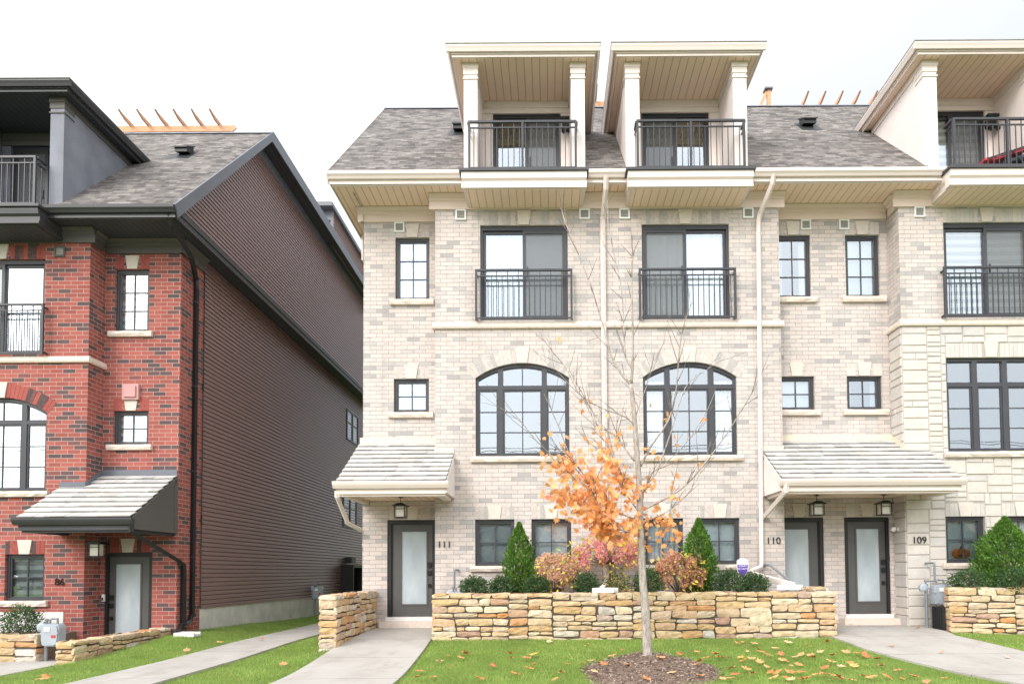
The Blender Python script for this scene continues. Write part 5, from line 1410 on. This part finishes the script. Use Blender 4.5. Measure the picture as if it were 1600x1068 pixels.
t = thing('deck_post', 'single capped cedar post on the roof ridge between pergolas', 'post', (6.22, 4.6, 14.3))
b = MB(); b.box(6.17, 6.27, 4.55, 4.65, 14.3, 15.06); b.prism([(5.86, 14.45), (5.96, 14.45), (6.20, 15.04), (6.12, 15.04)], 'y', 4.57, 4.63); b.build('post', 'cedar_wood', t)
b = MB(); b.box(6.09, 6.31, 4.49, 4.71, 15.06, 15.10); b.build('post_cap', 'grey_flashing', t)
pergola(.4, 2.3, 4.6, 14.60, 5, 'low cedar pergola glimpsed between the two dormers')

# ------------------------------------------------------------------ across the street: seen only in the window panes
def treeline():
    P = []; 
    for k in range(120):
        cx0, cy0 = random.uniform(-75, 75), random.uniform(-62, -44); hh = random.uniform(5.5, 9.5); rr = random.uniform(2.2, 4.2)
        p, d = ell_shell(330, (cx0, cy0, hh*.55), (rr, rr, hh*.5), .5, -1); P.append(p)
    P = np.concatenate(P); leaf_cloud('treeline', 'far_leaf', P, rng.normal(size=P.shape), rng.uniform(.8, 1.5, len(P)), None, .9)
    tag(bpy.data.objects['treeline'], 'distant autumn treeline across the street reflected in the windows', 'treeline', kind='stuff')
treeline()
for k, (yy, zz) in enumerate([(-26, 8.7), (-26.4, 9.3), (-26.8, 9.55)]):
    mb = MB(); mb.tube([(-60+6*i, yy, zz-.5*math.sin(math.pi*((i*6) % 40)/40)) for i in range(21)], .02, 5)
    o = mb.build('utility_wire', 'dark_metal', top=(0, yy, zz)); tag(o, 'thin overhead utility wire along the street opposite the houses', 'wire', 'overhead wires across the street')

# ------------------------------------------------------------------ camera, light
cam_d = bpy.data.cameras.new('camera'); cam = bpy.data.objects.new('camera', cam_d); COL.objects.link(cam); scn.camera = cam
m = Matrix((Rv, Uv, -F)).transposed().to_4x4(); m.translation = Vector((0, -14, 1.6)); cam.matrix_world = m
cam_d.sensor_width = 36; cam_d.lens = 36*1060/1600; cam_d.shift_x = -60/1600; cam_d.shift_y = 318/1600; cam_d.clip_end = 3000; cam_d.clip_start = .1

sun_el, sun_az = R(33), R(212)      # azimuth from +Y clockwise: behind the camera to its left
sd = Vector((math.sin(sun_az)*math.cos(sun_el), math.cos(sun_az)*math.cos(sun_el), math.sin(sun_el)))
sl = bpy.data.lights.new('sun', 'SUN'); sl.energy = 1.3; sl.angle = R(18); sl.color = (1, .965, .92)
so = bpy.data.objects.new('sun', sl); COL.objects.link(so); so.rotation_euler = (-sd).to_track_quat('-Z', 'Y').to_euler()
w = bpy.data.worlds.new('World'); scn.world = w; w.use_nodes = True
nt = w.node_tree; nt.nodes.clear()
out = nt.nodes.new('ShaderNodeOutputWorld'); sky = nt.nodes.new('ShaderNodeTexSky'); sky.sky_type = 'NISHITA'; sky.sun_disc = False
sky.sun_elevation = sun_el; sky.sun_rotation = sun_az; sky.air_density = 1.2; sky.dust_density = 3
b1 = nt.nodes.new('ShaderNodeBackground'); b1.inputs[1].default_value = .05; nt.links.new(sky.outputs[0], b1.inputs[0])
# high thin overcast: brighter towards the veiled sun, faint breaks
tc = nt.nodes.new('ShaderNodeTexCoord'); dp = nt.nodes.new('ShaderNodeVectorMath'); dp.operation = 'DOT_PRODUCT'
nt.links.new(tc.outputs['Generated'], dp.inputs[0]); dp.inputs[1].default_value = sd
mr = nt.nodes.new('ShaderNodeMapRange'); mr.inputs[1].default_value = -.6; mr.inputs[2].default_value = 1; mr.inputs[3].default_value = .44; mr.inputs[4].default_value = 2.3
nt.links.new(dp.outputs['Value'], mr.inputs[0])
nz = nt.nodes.new('ShaderNodeTexNoise'); nz.inputs['Scale'].default_value = 1.6; nz.inputs['Detail'].default_value = 5; nt.links.new(tc.outputs['Generated'], nz.inputs['Vector'])
rp = nt.nodes.new('ShaderNodeValToRGB'); rp.color_ramp.elements[0].position = .36; rp.color_ramp.elements[0].color = (.86, .93, 1, 1); rp.color_ramp.elements[1].position = .58; rp.color_ramp.elements[1].color = (1, .995, .985, 1)
nt.links.new(nz.outputs['Fac'], rp.inputs[0])
b2 = nt.nodes.new('ShaderNodeBackground'); nt.links.new(rp.outputs[0], b2.inputs[0]); nt.links.new(mr.outputs[0], b2.inputs[1])
ad = nt.nodes.new('ShaderNodeAddShader'); nt.links.new(b1.outputs[0], ad.inputs[0]); nt.links.new(b2.outputs[0], ad.inputs[1]); nt.links.new(ad.outputs[0], out.inputs[0])
scn.view_settings.view_transform = 'Standard'; scn.view_settings.look = 'None'; scn.view_settings.exposure = 0.36; scn.view_settings.gamma = 1
scn.cycles.max_bounces = 6; scn.cycles.transparent_max_bounces = 12; scn.cycles.diffuse_bounces = 4; scn.cycles.use_denoising = True
